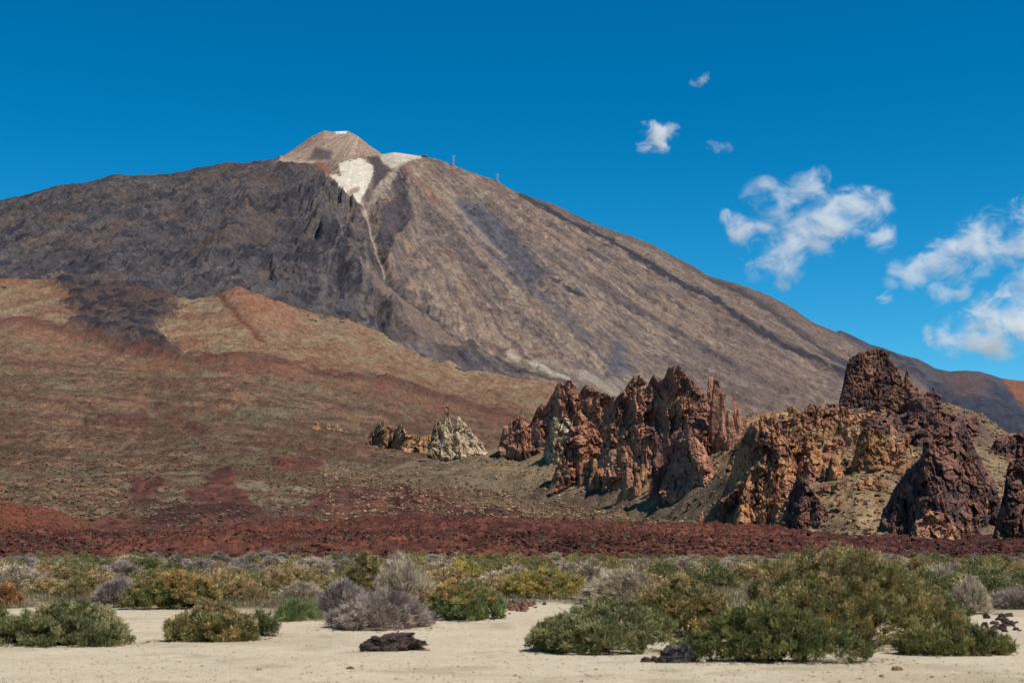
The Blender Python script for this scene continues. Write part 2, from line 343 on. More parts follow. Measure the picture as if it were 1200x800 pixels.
c = mix(c, C(190, 178, 158), np.maximum(line(PX + 2 * n4, PY + n4, [(596, 412), (630, 428), (666, 446)], 1.5, 2.5), line(PX + 2 * n4, PY + n4, [(684, 438), (725, 464)], 2, 5) * .6) * .8)
V = np.stack([X, Y, Zd], -1).reshape(-1, 3)
o = link("volcano", mesh_np("volcano", V, grid_faces(*X.shape), c.reshape(-1, 3)), M_volc)
tag(o, "tall volcano with dark lava on its left flank, pale tan right flank and white patch below the summit", "mountain", kind="structure")

# --- far ridge at right
nr, nc = 110, 420
s = np.linspace(.16, S1, nc); e = curve([(850, 420), (985, 388), (1000, 394), (1020, 404), (1035, 408), (1050, 414), (1065, 418), (1075, 420), (1085, 425), (1095, 431), (1113, 435), (1130, 434), (1147, 435), (1162, 439), (1173, 443.5), (1200, 446), (1300, 455), (1420, 480)])(s)
Yr0, Yr1 = 4300., 7000.; rows = []
for t in np.linspace(0, 1, nr - 20): rows.append((np.full(nc, Yr0 + (Yr1 - Yr0) * t), 60 + (e * Yr1 - 60) * t ** 1.15))
yl, zl = rows[-1]
for t in np.linspace(0, 1, 21)[1:]: rows.append((yl + 2500 * t, zl - 600 * t))
Y = np.stack([r[0] for r in rows]); Z = np.stack([r[1] for r in rows]); X = s[None] * Y; PX, PY = proj(X, Y, Z + CH)
n1 = fbm2(X / 240, Y / 300, 5, 71); n2 = fbm2(X / 60, Y / 80, 4, 72)
Zd = Z + CH + ((rid2(X / 380, Y / 700, 4, 73) - .55) * 90 + n2 * 9) * np.clip((Yr1 - np.minimum(Y, Yr1)) / 500, .1, 1)
c = mix(np.broadcast_to(C(66, 68, 80), X.shape + (3,)), C(88, 84, 90), sst(0, .5, n1)); c = mix(c, C(52, 52, 64), sst(.1, .6, n2) * .7)
c = mix(c, C(108, 84, 78), poly(PX + 8 * n1, PY + 4 * n1, [(1105, 437), (1165, 440), (1150, 470), (1115, 465)], 8) * .6)
c = mix(c, C(146, 98, 74), poly(PX + 5 * n1, PY + 4 * n1, [(1176, 438), (1500, 430), (1500, 600), (1240, 520), (1190, 470)], 4) * (.75 + .25 * sst(-.2, .3, n2)))
o = link("ridge", mesh_np("ridge", np.stack([X, Y, Zd], -1).reshape(-1, 3), grid_faces(nr, nc), c.reshape(-1, 3)), M_volc)
tag(o, "distant dark blue-grey ridge behind the rocks at the right edge, rusty at its end", "ridge", kind="structure")

# --- hillside and talus: smooth height functions used for placing things too
c_hb = curve([(-160, 628), (0, 628), (600, 628), (1400, 634)])
c_ht = curve([(a, b) for a, b in BASEV if a < 655] + [(700, 474), (800, 505), (900, 520), (1200, 540), (1400, 560)], 9)
c_hts = curve([(a, b) for a, b in BASEV if a < 655] + [(700, 474), (800, 505), (900, 520), (1200, 540), (1400, 560)], 60)
H0, H1 = 560., 3500.
def hill_z(s, Y):
    t = np.clip((Y - H0) / (H1 - H0), 0, 1.06)
    k = sst(.8, 1, t); top = c_ht(s) * k + c_hts(s) * (1 - k)
    e = c_hb(s) + (top - c_hb(s)) * t ** .75
    return e * Y
c_tb = curve([(380, 566), (560, 572), (640, 580), (700, 588), (760, 598), (800, 608), (850, 620), (920, 632), (1000, 645), (1080, 648), (1400, 648)])
c_tt = curve([(380, 566), (450, 545), (560, 530), (600, 520), (640, 510), (700, 503), (760, 496), (860, 487), (900, 484), (950, 481), (990, 474), (1060, 474), (1110, 478), (1150, 492), (1180, 506), (1240, 512), (1400, 520)])
y_tb = pxs([(380, 1000), (600, 980), (700, 860), (760, 780), (850, 640), (920, 560), (1000, 500), (1400, 480)])
y_tt = pxs([(380, 1250), (600, 1250), (700, 1180), (860, 1000), (950, 920), (1400, 860)])
def talus_z(s, Y):
    a, b = y_tb(s), y_tt(s); t = (Y - a) / (b - a); tc = np.clip(t, 0, 1)
    k = sst(*se([850, 1000], [600, 600])[0], s); z0 = (hill_z(s, a) - 1.0) * (1 - k) + c_tb(s) * a * k; z1 = c_tt(s) * b
    z = z0 + (z1 - z0) * (tc + .12 * np.sin(tc * math.pi))
    return z - np.maximum(-t, 0) * 90 - np.maximum(t - 1, 0) * 60
def mid_z(s, Y): return np.maximum(hill_z(s, Y), talus_z(s, Y)) + CH
def hit(px, py, lo=430., hi=3400.):
    """world point where the ray of a photo pixel first meets hillside or talus"""
    s_, e_ = se(px, py); yy = np.linspace(lo, hi, 1600); d = mid_s(np.full_like(yy, float(s_)), yy) - (CH + float(e_) * yy)
    i = np.argmax(d > 0)
    if d[i] <= 0: i = len(yy) - 1
    return float(s_) * yy[i], yy[i], float(CH + e_ * yy[i])

nr, nc = 470, 1400
s = np.linspace(S0, .40, nc); tt = np.linspace(0, 1, nr)
Yc = 450 + (3640 - 450) * tt ** 1.7
Y = np.repeat(Yc[:, None], nc, 1); X = s[None] * Y; Z = hill_z(s[None], Y); Z[Y > H1] -= (Y[Y > H1] - H1) * .25
PX, PY = proj(X, Y, Z + CH)
n1 = fbm2(X / 260, Y / 420, 5, 81); n2 = fbm2(X / 60, Y / 120, 5, 82); n3 = fbm2(X / 18, Y / 36, 4, 83); n4 = fbm2(X / 7, Y / 13, 3, 84)
wx = PX + 16 * n1 + 9 * n2 + 6 * n3; wy = PY + 6 * n1 + 5 * n2 + 3.5 * n3
TONG = [(38, 318), (70, 333), (88, 358), (86, 388), (130, 404), (205, 420), (212, 414), (186, 398), (192, 372), (206, 352), (180, 330), (120, 318)]
tong = poly(wx + 6 * n4, wy + 3 * n4, TONG, 8); tong = tong * sst(-.6, .1, n2 + .7 * n3 + 1.6 * (tong - .4))
LED = [(-60, 372), (0, 378), (60, 384), (130, 404), (200, 418), (260, 424), (330, 428), (420, 444), (470, 456), (520, 469), (560, 480), (592, 490), (640, 505)]
led = line(PX + 3 * n3, PY + 3 * n3, LED, 3.5, 5)
RED = [[(388, 575), (420, 570), (455, 573), (480, 571), (530, 584), (575, 592), (625, 606), (700, 618), (800, 626), (900, 650), (100, 650), (105, 612), (170, 612), (190, 611), (222, 590), (262, 572), (290, 563), (300, 590), (316, 606), (350, 602)],
       [(170, 568), (215, 580), (180, 600), (150, 600)], [(318, 545), (345, 535), (385, 538), (372, 553), (340, 556)], [(-100, 596), (0, 594), (120, 625), (120, 650), (-100, 650)],
       [(180, 480), (205, 478), (226, 492), (250, 505), (240, 516), (205, 500)], [(105, 486), (170, 482), (188, 497), (130, 500)], [(130, 532), (160, 530), (178, 543), (150, 545)]]
red = np.zeros(X.shape, np.float32)
for i, q in enumerate(RED): red = np.maximum(red, poly(wx, wy, q, 3) * (1 if i < 4 else .75))
rough = (rid2(X / 34, Y / 50, 4, 85) - .5)
disp = n1 * 9 * np.clip((Y - 600) / 1500, 0, 1) + rough * (3.2 + 4 * np.clip((Y - 900) / 1500, 0, 1)) + n3 * 1.6 + (rid2(X / 11, Y / 16, 3, 88) - .5) * 2.2 + n4 * .7
fl_a = (X - .8 * Y) / 1.28; fl_p = (.8 * X + Y) / 1.28 + 30 * n2; lev = rid2(fl_a / 260, fl_p / 34, 3, 90, rot=False) - .55
low_ = sst(395, 450, PY); disp += lev * 9 * low_ * np.clip((Y - 560) / 500, 0, 1)
disp += tong * (rid2(X / 60, Y / 80, 4, 86) - .2) * 22 + led * (4 + 6 * n2) + red * rough * 3 * (Y > 700)
gst = line(PX + 4 * n3, PY + 3 * n3, [(256, 346), (280, 372), (304, 397)], 2, 4); disp -= gst * 3 * (1 + n2)
upper = 1 - sst(405, 470, PY - (PX - 300) * .12)
disp += upper * (rid2(X / 120 + n2 * .2, Y / 900, 3, 87, rot=False) - .6) * 16
Zd = Z + CH + disp * np.clip((Y - 450) / 150, 0, 1)
up_c = mix(np.broadcast_to(C(148, 114, 86), X.shape + (3,)), C(134, 98, 76), sst(-.1, .5, n1)); up_c = mix(up_c, C(150, 128, 98), sst(.1, .6, n2) * .8)
up_c = mix(up_c, C(122, 76, 58), sst(.4, .75, -n2 + .4 * n3) * .7); up_c = mix(up_c, C(160, 98, 70), sst(250, 300, PX) * (1 - sst(330, 380, PX)) * (1 - sst(355, 400, PY)) * .6)
fl_a = (X - .8 * Y) / 1.28; fl_p = (.8 * X + Y) / 1.28 + 30 * n2; lev = rid2(fl_a / 260, fl_p / 34, 3, 90, rot=False) - .55
n5 = fbm2(X / 26 + Y / 60, Y / 30, 4, 89)
lo_c = mix(np.broadcast_to(C(132, 110, 88), X.shape + (3,)), C(116, 108, 84), sst(-.1, .4, n2 + .5 * n5)); lo_c = mix(lo_c, C(112, 84, 68), sst(-.05, .35, -n5 + .3 * n1) * .75); lo_c = mix(lo_c, C(98, 68, 58), sst(.15, .5, -n1 + .7 * n3) * .85)
lo_c = mix(lo_c, C(134, 124, 98), sst(.2, .6, n3 + .5 * n5) * .6); lo_c = mix(lo_c, C(74, 64, 50), sst(.2, .6, n4 + .3 * n3) * .75)
lo_c = mix(lo_c, C(150, 108, 80), sst(.25, .6, n4 - n2) * .5)
lo_c = mix(lo_c, C(128, 122, 98), poly(wx, wy, [(200, 560), (330, 575), (400, 560), (560, 590), (640, 600), (560, 600), (440, 575), (330, 620), (240, 625), (170, 610)], 10) * sst(-.3, .2, n3) * .8)
lo_c = mix(lo_c, C(132, 112, 92), sst(560, 640, PX) * .4); lo_c = mix(lo_c, C(96, 74, 64), sst(560, 640, PX) * sst(.0, .4, n3 + n1) * .7)
lo_c = mix(lo_c, C(92, 62, 52), sst(.08, .28, lev + .2 * n3) * .85); lo_c = mix(lo_c, C(128, 98, 76), np.full(X.shape, .15)); lo_c = lo_c * (1 + .3 * n4 + .2 * n3)[..., None]
up_c = mix(up_c, C(128, 84, 64), sst(.1, .45, rid2(X / 70 + n2 * .3, Y / 700, 3, 92, rot=False) - .62 + .2 * n3) * .7); up_c = up_c * (.94 + .3 * n4 + .16 * n3)[..., None]
lo_c = lo_c * np.array([1.0, .93, .85])
c = mix(lo_c, up_c, upper)
c = mix(c, C(62, 55, 60), tong * (.75 + .25 * sst(-.3, .2, n2 + n3))); c = mix(c, C(44, 41, 48), tong * sst(.1, .4, n3) * .6); c = mix(c, C(98, 80, 74), tong * sst(.4, .7, n2 - n3) * .6)
c = mix(c, C(92, 58, 50), led * (.6 + .35 * sst(-.2, .3, n3))); c = mix(c, C(112, 62, 48), gst * .8)
c = mix(c, C(132, 78, 58), line(wx, wy, [(p[0], p[1] + 9) for p in LED], 6, 9) * sst(-.2, .4, n3) * .6)
red = red * sst(-.55, .35, .8 * n2 + .8 * n3 + .7 * n4 + .6 * n5 + 1.3 * (red - .45)) * .95; rc = mix(np.broadcast_to(C(98, 57, 48), X.shape + (3,)), C(72, 38, 36), sst(0, .5, n3)); rc = mix(rc, C(140, 80, 58), sst(.3, .7, n4 + .4 * n2) * .6)
c = mix(c, rc, red)
c = mix(c, np.repeat(c.mean(-1)[..., None], 3, -1) * np.array([1.06, .98, .9]), np.full(X.shape, .12))
o = link("hillside", mesh_np("hillside", np.stack([X, Y, Zd], -1).reshape(-1, 3), grid_faces(nr, nc), c.reshape(-1, 3)), M_hill)
ZH = Zd; SH = s; RH = red
tag(o, "wide scrubby slope of olive and rust patches rising from the plain to the volcano", "hillside", kind="structure")

nr, nc = 380, 1000
s0, s1 = float(se(380, 560)[0]), .46
s = np.linspace(s0, s1, nc); tt = np.linspace(-.25, 1.35, nr)
Y = y_tb(s)[None] + (y_tt(s) - y_tb(s))[None] * tt[:, None]; X = s[None] * Y; Z = talus_z(s[None], Y); PX, PY = proj(X, Y, Z + CH)
n1 = fbm2(X / 60, Y / 60, 5, 91); n2 = fbm2(X / 14, Y / 18, 5, 92); n3 = fbm2(X / 4, Y / 5, 4, 93)
core = sst(560, 700, PX)
disp = n1 * 3.5 + n2 * 1.3 + n3 * .4 + sst(.0, .5, fbm2(X / 40, Y / 50, 4, 94)) * (rid2(X / 12, Y / 14, 4, 95) - .45) * 4 * core * sst(850, 920, PX)
MND = [(840, 612), (850, 575), (866, 512), (890, 486), (985, 474), (1100, 480), (1170, 495), (1150, 515), (1070, 512), (1060, 560), (1010, 580), (985, 580), (960, 620), (880, 622)]
mk = poly(PX + 12 * n1, PY + 8 * n1, MND, 9) * sst(-.25, .15, fbm2(X / 30, Y / 40, 4, 96) + .15)
disp = disp + mk * ((rid2(X / 26, Y / 30, 4, 97) - .55) * 7 + (rid2(X / 7, Y / 8, 3, 98) - .5) * 4)
Zd = Z + CH + disp * sst(-.25, .1, tt)[:, None] - 9 * (1 - sst(s0 + .005, s0 + .07, s))[None]
c = mix(np.broadcast_to(C(180, 150, 114), X.shape + (3,)), C(154, 128, 94), sst(-.2, .4, n2)); c = mix(c, C(168, 130, 96), sst(.1, .6, n1) * .6)
c = mix(c, C(178, 112, 80), poly(PX + 8 * n1, PY + 6 * n1, [(755, 595), (800, 565), (830, 560), (825, 585), (790, 605)], 8) * sst(-.3, .2, n3) * .7)
c = mix(c, C(108, 100, 70), sst(.25, .6, n3 + .4 * n1) * .6); c = mix(c, C(98, 72, 60), sst(.3, .7, n2 - n1) * .6 * core)
c = mix(c, C(200, 160, 100), poly(PX + 5 * n1, PY + 3 * n2, [(868, 478), (900, 476), (935, 490), (890, 500)], 5) * .8)
rk = mix(np.broadcast_to(C(146, 104, 78), X.shape + (3,)), C(98, 70, 60), sst(-.1, .3, n2 + .4 * n1)); rk = mix(rk, C(180, 140, 96), sst(.25, .6, n3 - .3 * n2) * .7); rk = mix(rk, C(100, 80, 74), sst(990, 1040, PX) * (1 - sst(500, 530, PY)) * .7)
c = mix(c, rk, mk * .9)
c = mix(c, mix(np.broadcast_to(C(132, 112, 88), X.shape + (3,)), C(108, 90, 72), sst(-.2, .4, n2)), 1 - sst(560, 700, PX + 30 * n1))
low = 1 - sst(.0, .35, tt)[:, None] * np.ones(nc)[None]
c = mix(c, C(116, 98, 78), low * (1 - sst(820, 900, PX)) * .8); c = mix(c, C(98, 78, 66), low * sst(0, .4, n2) * (1 - sst(760, 860, PX)) * .8)
c = mix(c, C(124, 104, 88), sst(1000, 1060, PX) * .5 * sst(470, 520, PY))
o = link("talus_slope", mesh_np("talus_slope", np.stack([X, Y, Zd], -1).reshape(-1, 3), grid_faces(nr, nc), c.reshape(-1, 3)), M_talus)
ZT = Zd; ST = s
tag(o, "tan gravel slope carrying the rugged rock outcrops at the right", "slope", kind="structure")

# --- red lava field
c_lt = curve([(-160, 588), (0, 592), (60, 602), (100, 615), (120, 622), (200, 619), (300, 617), (400, 611), (500, 607), (600, 611), (700, 617), (800, 624), (880, 621), (940, 624), (1000, 631), (1060, 635), (1100, 636), (1200, 638), (1400, 640)])
nr, nc = 330, 1500
s = np.linspace(-.44, .44, nc); tt = np.linspace(0, 1, nr)
def lava_z(s, Y):
    t = np.clip((Y - 210) / (640 - 210), 0, 1); e1 = c_lt(s)
    z = (e1 * 640) * (.35 * t + .65 * t ** 1.6) - CH * (1 - t) + .9 * sst(0, .12, t) * (1 - .5 * t)
    return z + CH - np.maximum(Y - 640, 0) * .25
Y = np.repeat((205 + 495 * tt ** 1.35)[:, None], nc, 1); X = s[None] * Y; Z = lava_z(s[None], Y); PX, PY = proj(X, Y, Z)
n1 = fbm2(X / 40, Y / 60, 5, 101); n2 = fbm2(X / 9, Y / 14, 5, 102); n3 = fbm2(X / 2.4, Y / 3.2, 4, 103)
k = sst(205, 260, Y)
Zd = Z + (n1 * (1.1 + 2.2 * sst(350, 600, Y)) + (rid2(X / 8, Y / 11, 4, 104) - .5) * 1.6 + (rid2(X / 2.2, Y / 2.8, 3, 105) - .5) * 1.5 + np.abs(n3) * .9) * (.25 + .75 * k) * np.where(Y > 600, .7, 1) - (1 - k) * .5
c = mix(np.broadcast_to(C(100, 58, 48), X.shape + (3,)), C(80, 47, 42), sst(-.1, .5, n2)); c = mix(c, C(120, 74, 56), sst(.15, .55, fbm2(X / 60, Y / 70, 4, 106)) * .6); c = mix(c, C(134, 80, 60), sst(.25, .7, n3 + .35 * n1) * .65)
c = mix(c, C(64, 36, 36), sst(.2, .6, -n3 + .3 * n2) * .6); c = mix(c, C(128, 76, 56), poly(PX + 5 * n2, PY + 2 * n2, [(-200, 575), (0, 590), (60, 600), (118, 624), (60, 632), (-200, 620)], 4) * .75)  # orange top of the left mound, its sunlit brightness put into the colour
c = mix(c, C(152, 96, 70), line(PX + 4 * n3, PY + n3, [(800, 628), (830, 640), (850, 650)], 2, 3) * .7)
c = mix(c, C(66, 38, 40), sst(980, 1100, PX) * .6); c = mix(c, C(104, 98, 74), sst(.45, .8, n2 - .4 * n3) * .4 * (1 - sst(400, 600, PX)))
o = link("lava_field", mesh_np("lava_field", np.stack([X, Y, Zd], -1).reshape(-1, 3), grid_faces(nr, nc), c.reshape(-1, 3)), M_lava)
ZL = Zd; SL = s
tag(o, "low dark red field of rough lava between scrub and hillside", "lava field", kind="structure")

def look(G, sa, s, ti):
    """bilinear height lookup in a terrain grid; ti = row position 0..1"""
    nr_, nc_ = G.shape; a = np.clip((s - sa[0]) / (sa[-1] - sa[0]), 0, 1) * (nc_ - 1.001); b = np.clip(ti, 0, 1) * (nr_ - 1.001)
    i, j = a.astype(int), b.astype(int); fa, fb = a - i, b - j
    return (G[j, i] * (1 - fa) + G[j, i + 1] * fa) * (1 - fb) + (G[j + 1, i] * (1 - fa) + G[j + 1, i + 1] * fa) * fb
def hill_s(s, Y): return look(ZH, SH, s, np.clip((Y - 450) / 3190, 0, 1) ** (1 / 1.7))
def talus_s(s, Y):
    t = (Y - y_tb(s)) / (y_tt(s) - y_tb(s)); return np.where((t < -.25) | (t > 1.35) | (s < ST[0]), -1e3, look(ZT, ST, s, (t + .25) / 1.6))
def mid_s(s, Y): return np.maximum(hill_s(s, Y), talus_s(s, Y))
def lava_s(s, Y): return look(ZL, SL, s, np.clip((Y - 205) / 495, 0, 1) ** (1 / 1.35))
# --- ground sheet
xa = np.sinh(np.linspace(-9.2, 9.2, 620)) * 8.0
ya = np.concatenate([np.linspace(-60, 10, 20)[:-1], np.linspace(10, 60, 420)[:-1], np.linspace(60, 260, 160)[:-1], 260 * np.exp(np.linspace(0, math.log(60000 / 260), 50))])
ya = np.concatenate([-60 - 60 * np.exp(np.linspace(math.log(500), 0, 14)), ya])
X, Y = np.meshgrid(xa, ya)
near = np.exp(-(np.hypot(X, Y - 30) / 130) ** 2)
def ground_z(X, Y):
    near = np.exp(-(np.hypot(X, Y - 30) / 130) ** 2)
    return near * (fbm2(X / 9, Y / 9, 3, 111) * .07 + fbm2(X / 1.7, Y / .9, 3, 112) * .014)
Z = ground_z(X, Y)
PX, PY = proj(X, np.maximum(Y, 1), Z)
n1 = fbm2(X / 6, Y / 6, 4, 113); n2 = fbm2(X / .8, Y / .8, 4, 114)
c = mix(np.broadcast_to(C(218, 199, 170), X.shape + (3,)), C(202, 183, 152), sst(-.2, .5, n1)); c = mix(c, C(172, 156, 128), sst(.25, .7, n2) * .5)
edge = np.interp(PX, [0, 150, 160, 300, 380, 520, 590, 650, 760, 1000, 1120, 1200], [712, 712, 714, 716, 722, 726, 712, 708, 722, 740, 722, 712])
sc = sst(0, 6, edge + 3 * n1 - PY) * (Y > 0) + (Y > 260)
c = mix(c, C(150, 132, 102), np.clip(sc, 0, 1) * .85); c = mix(c, C(110, 92, 70), np.clip(sc, 0, 1) * sst(.0, .5, n2) * .7)
o = link("ground", mesh_np("ground", np.stack([X, Y, Z], -1).reshape(-1, 3), grid_faces(*X.shape), c.reshape(-1, 3)), M_sand)
tag(o, "flat pale sandy ground in front of the shrubs", "ground", kind="structure")
print("terrain", round(time.time() - T00, 1))

# ------------------------------------------------------------------ rocks
def spire_mesh(parts, rng, tilt=1.0):
    """union of angular tapering columns; each part = (cx, base y, z0, z1, top radius, base radius, depth ratio, lean)"""
    Vs, fl, off = [], [], 0
    for (x, y, z0, z1, rt, rb, dr, lean) in parts:
        na = rng.randint(5, 8); a = (np.arange(na) + .75 * rng.rand(na)) / na * 2 * math.pi + rng.rand() * 6; rf = .82 + .36 * rng.rand(na)
        hs_ = [0, .28 + .12 * rng.rand(), .6 + .14 * rng.rand(), 1.0]; tx, ty = rng.randn(2) * .55 * tilt; H = z1 - z0; rings = []
        for k, h in enumerate(hs_):
            r = (rb + (rt - rb) * h ** 1.1) * rf * (1 + .16 * rng.randn(na)); ox, oy = (rng.randn(2) * .1 * rb if 0 < k < 3 else (0, 0))
            px_, py_ = r * np.cos(a) + ox, r * np.sin(a) * dr + oy
            zz = np.full(na, z0 + H * h) + (h > .99) * np.clip(tx * px_ + ty * py_, -.25 * H, .02 * H) + (0 < k < 3) * rng.randn(na) * .05 * H
            rings.append(np.stack([x + px_ + lean * (zz - z0), y + py_, zz], -1))
        V = np.vstack(rings + [[[x, y, z0]], [[x + lean * H, y, z1 + rt * .12]]]); i = np.arange(4 * na).reshape(4, na); j = np.roll(i, -1, 1); nb = 4 * na
        for r_ in range(3):
            for c_ in range(na):
                A, B, C_, D_ = i[r_, c_], j[r_, c_], j[r_ + 1, c_], i[r_ + 1, c_]
                fl += [[A + off, B + off, C_ + off], [A + off, C_ + off, D_ + off]] if rng.rand() < .5 else [[A + off, B + off, D_ + off], [B + off, C_ + off, D_ + off]]
        for c_ in range(na): fl += [[nb + off, j[0, c_] + off, i[0, c_] + off], [nb + 1 + off, i[3, c_] + off, j[3, c_] + off]]
        Vs.append(V); off += len(V)
    me = bpy.data.meshes.new("tmp"); me.from_pydata(np.vstack(Vs).tolist(), [], [[int(k) for k in f] for f in fl]); return me
def remesh(me, voxel):
    o = bpy.data.objects.new("tmp", me); COL.objects.link(o)
    md = o.modifiers.new("r", 'REMESH'); md.mode = 'VOXEL'; md.voxel_size = voxel
    dg = bpy.context.evaluated_depsgraph_get(); dg.update()
    m2 = bpy.data.meshes.new_from_object(o.evaluated_get(dg)); bpy.data.objects.remove(o); bpy.data.meshes.remove(me)
    return m2
def vnrm(me):
    n = len(me.vertices); v = np.empty(n * 3, np.float32); me.vertices.foreach_get("co", v); k = np.empty(n * 3, np.float32)
    me.vertex_normals.foreach_get("vector", k); return v.reshape(-1, 3), k.reshape(-1, 3)
PAL = {  # main, second, dark varnish, bright
    'brown': (C(154, 108, 86), C(162, 116, 90), C(116, 80, 70), C(180, 136, 106)),
    'orange': (C(152, 106, 78), C(166, 120, 84), C(106, 74, 64), C(182, 140, 102)),
    'dark': (C(96, 70, 64), C(116, 82, 70), C(70, 54, 54), C(146, 106, 84)),
    'pale': (C(166, 142, 112), C(176, 156, 126), C(124, 96, 76), C(190, 172, 144)),
    'tan': (C(178, 144, 104), C(160, 120, 84), C(120, 84, 64), C(196, 166, 124)),
    'ochre': (C(164, 122, 82), C(152, 110, 78), C(112, 80, 66), C(186, 148, 104)),
}
def facets(P, seed):
    """blocky broken-rock offset: every cell of a scattered-point pattern is its own tilted plane"""
    ip = np.floor(P).astype(np.int64); best = np.full(len(P), 9e9); val = np.zeros(len(P)); sec = np.full(len(P), 9e9)
    def hsh(c, k):
        h = (c[:, 0] * 73856093 ^ c[:, 1] * 19349663 ^ c[:, 2] * 83492791 ^ (k * 2654435761 + seed * 97531)) & 0x7fffffff
        h = (h ^ (h >> 13)) * 1274126177 & 0x7fffffff; return ((h ^ (h >> 16)) & 0xffff) / 65535.
    for dx in (-1, 0, 1):
        for dy in (-1, 0, 1):
            for dz in (-1, 0, 1):
                c = ip + np.array([dx, dy, dz]); r = P - c - np.stack([hsh(c, 1), hsh(c, 2), hsh(c, 3)], -1); d = (r * r).sum(1); b = d < best
                v = (hsh(c, 4) - .5) * 1.1 + ((np.stack([hsh(c, 5), hsh(c, 6), hsh(c, 7)], -1) - .5) * r).sum(1) * 1.6
                sec = np.where(b, best, np.minimum(sec, d)); val = np.where(b, v, val); best = np.where(b, d, best)
    return val, np.sqrt(sec) - np.sqrt(best)
ROCKS = {}
def rock(name, label, cat, spires, pal, seed, flute=1.0, strata=0.0, group=None, Yfix=None, tall=1.0, sat=2, voxel=None, dr=.8, tilt=1.0):
    rng = np.random.RandomState(seed); parts = []; ys_ = []
    for sp in spires:
        px, pt, pb, wt, wb = sp[:5]; dy = sp[5] if len(sp) > 5 else 0; lean = sp[6] if len(sp) > 6 else 0
        x, y, z = hit(px, pb) if Yfix is None else at(px, pb, Yfix); 
        if dy: x, y, z = at(px, pb, y + dy)
        mpp = y / F; zt = at(px, pt, y)[2]; h = zt - z; x = at(px, (pt + pb) / 2, y)[0]
        rt, rb = wt * mpp * .5, wb * mpp * .5; zb = z - .12 * h - 1.5
        parts.append((x, y, zb, zt, rt, rb, dr, lean)); ys_.append(y)
        for _ in range(sat):
            a = rng.rand() * 2 * math.pi; k = .45 + .35 * rng.rand(); f = .25 + .42 * rng.rand()
            rr = rb * (.5 + .3 * rng.rand())
            parts.append((x + math.cos(a) * rr * .8, y + math.sin(a) * rr * dr, zb, z + (zt - z) * f, rt * k * .6 + rb * .03, rb * k * 1.15, dr, lean * .6 - .12 * math.cos(a)))
    base = [q for q in parts]                             # low saddles that join the columns into one body
    for i in range(1, len(base)):
        j = min(range(i), key=lambda m: (base[i][0] - base[m][0]) ** 2 + (base[i][1] - base[m][1]) ** 2); A_, B_ = base[i], base[j]
        dist = math.hypot(A_[0] - B_[0], A_[1] - B_[1]); nb_ = int(dist / (.5 * min(A_[5], B_[5]))) + 1
        for k_ in range(1, nb_):
            q = k_ / nb_; z0_ = A_[2] + (B_[2] - A_[2]) * q; hh = min(A_[3] - A_[2], B_[3] - B_[2]); rr = min(A_[5], B_[5]) * .7
            parts.append((A_[0] + (B_[0] - A_[0]) * q, A_[1] + (B_[1] - A_[1]) * q, z0_, z0_ + hh * .4, rr * .5, rr, 1., 0.))
    ym = float(np.mean(ys_)); vx = voxel or max(.16, ym / F * .85)
    me = remesh(spire_mesh(parts, rng, tilt), vx)
    V, N = vnrm(me); u = ym / F                                # metres per photo pixel there
    q = V / u
    hgt = (V[:, 2] - V[:, 2].min()) / max(1e-6, np.ptp(V[:, 2]))
    w = fbm3(q[:, 0] / 14, q[:, 1] / 14, q[:, 2] / 18, 3, seed)
    fl = rid3(q[:, 0] / 7 + w * .5, q[:, 1] / 7, q[:, 2] / 44 + w * .3, 3, seed + 3) - .62
    bl = rid3(q[:, 0] / 15, q[:, 1] / 15, q[:, 2] / 15, 3, seed + 5) - .6
    fi = fbm3(q[:, 0] / 3, q[:, 1] / 3, q[:, 2] / 3.6, 4, seed + 7)
    stt = np.abs(2 * vn3(q[:, 0] / 30, q[:, 1] / 30, q[:, 2] / 3.4 + w * .6, seed + 9) - 1) - .5
    f1, e1 = facets(np.stack([q[:, 0] / 18 + w * .3, q[:, 1] / 18, q[:, 2] / 30 + w * .3], -1), seed); f2, e2 = facets(np.stack([q[:, 0] / 6 + w * .3, q[:, 1] / 6, q[:, 2] / 10], -1), seed + 1)
    side = np.clip(1.15 - np.abs(N[:, 2]), .25, 1)
    sizes = np.array([p[5] for p in parts]); cap = min(1.0, float(np.median(sizes)) / (9 * u))
    main = base; bd = np.full(len(V), 9e9); ang = np.zeros(len(V)); rad = np.zeros(len(V))
    for k_, b_ in enumerate(main):
        dx_, dy_ = V[:, 0] - b_[0] - b_[7] * (V[:, 2] - b_[2]), (V[:, 1] - b_[1]) / b_[6]; dd = np.hypot(dx_, dy_) / b_[5]; m_ = dd < bd
        bd[m_] = dd[m_]; ang[m_] = np.arctan2(dy_, dx_)[m_] + k_ * 2.3; rad[m_] = b_[5]
    nr_ = np.maximum(rad / u / 3.4, 1.2)
    rb_ = rid2(ang * nr_ + w * .8, q[:, 2] / 40 + ang * .5 + w, 3, seed % 20, rot=False) - .62
    f3, e3 = facets(np.stack([q[:, 0] / 8 + w * .5, q[:, 1] / 8, q[:, 2] / 46 + w * .2], -1), seed + 2)
    d = ((fl * .9 + rb_ * 1.5 - 1.9 * np.exp(-(e3 / .07) ** 2)) * flute * side + bl * 1.0 + f1 * 2.4 + f2 * 1.25 + fi * .8 - .8 * np.exp(-(e2 / .12) ** 2) + stt * 2.4 * strata * side) * u * cap * tall
    V = V + N * d[:, None]
    p = [np.array(k) for k in PAL[pal]]; n1 = fbm3(q[:, 0] / 16, q[:, 1] / 16, q[:, 2] / 22, 4, seed + 11); n2 = fbm3(q[:, 0] / 5, q[:, 1] / 5, q[:, 2] / 9, 4, seed + 13)
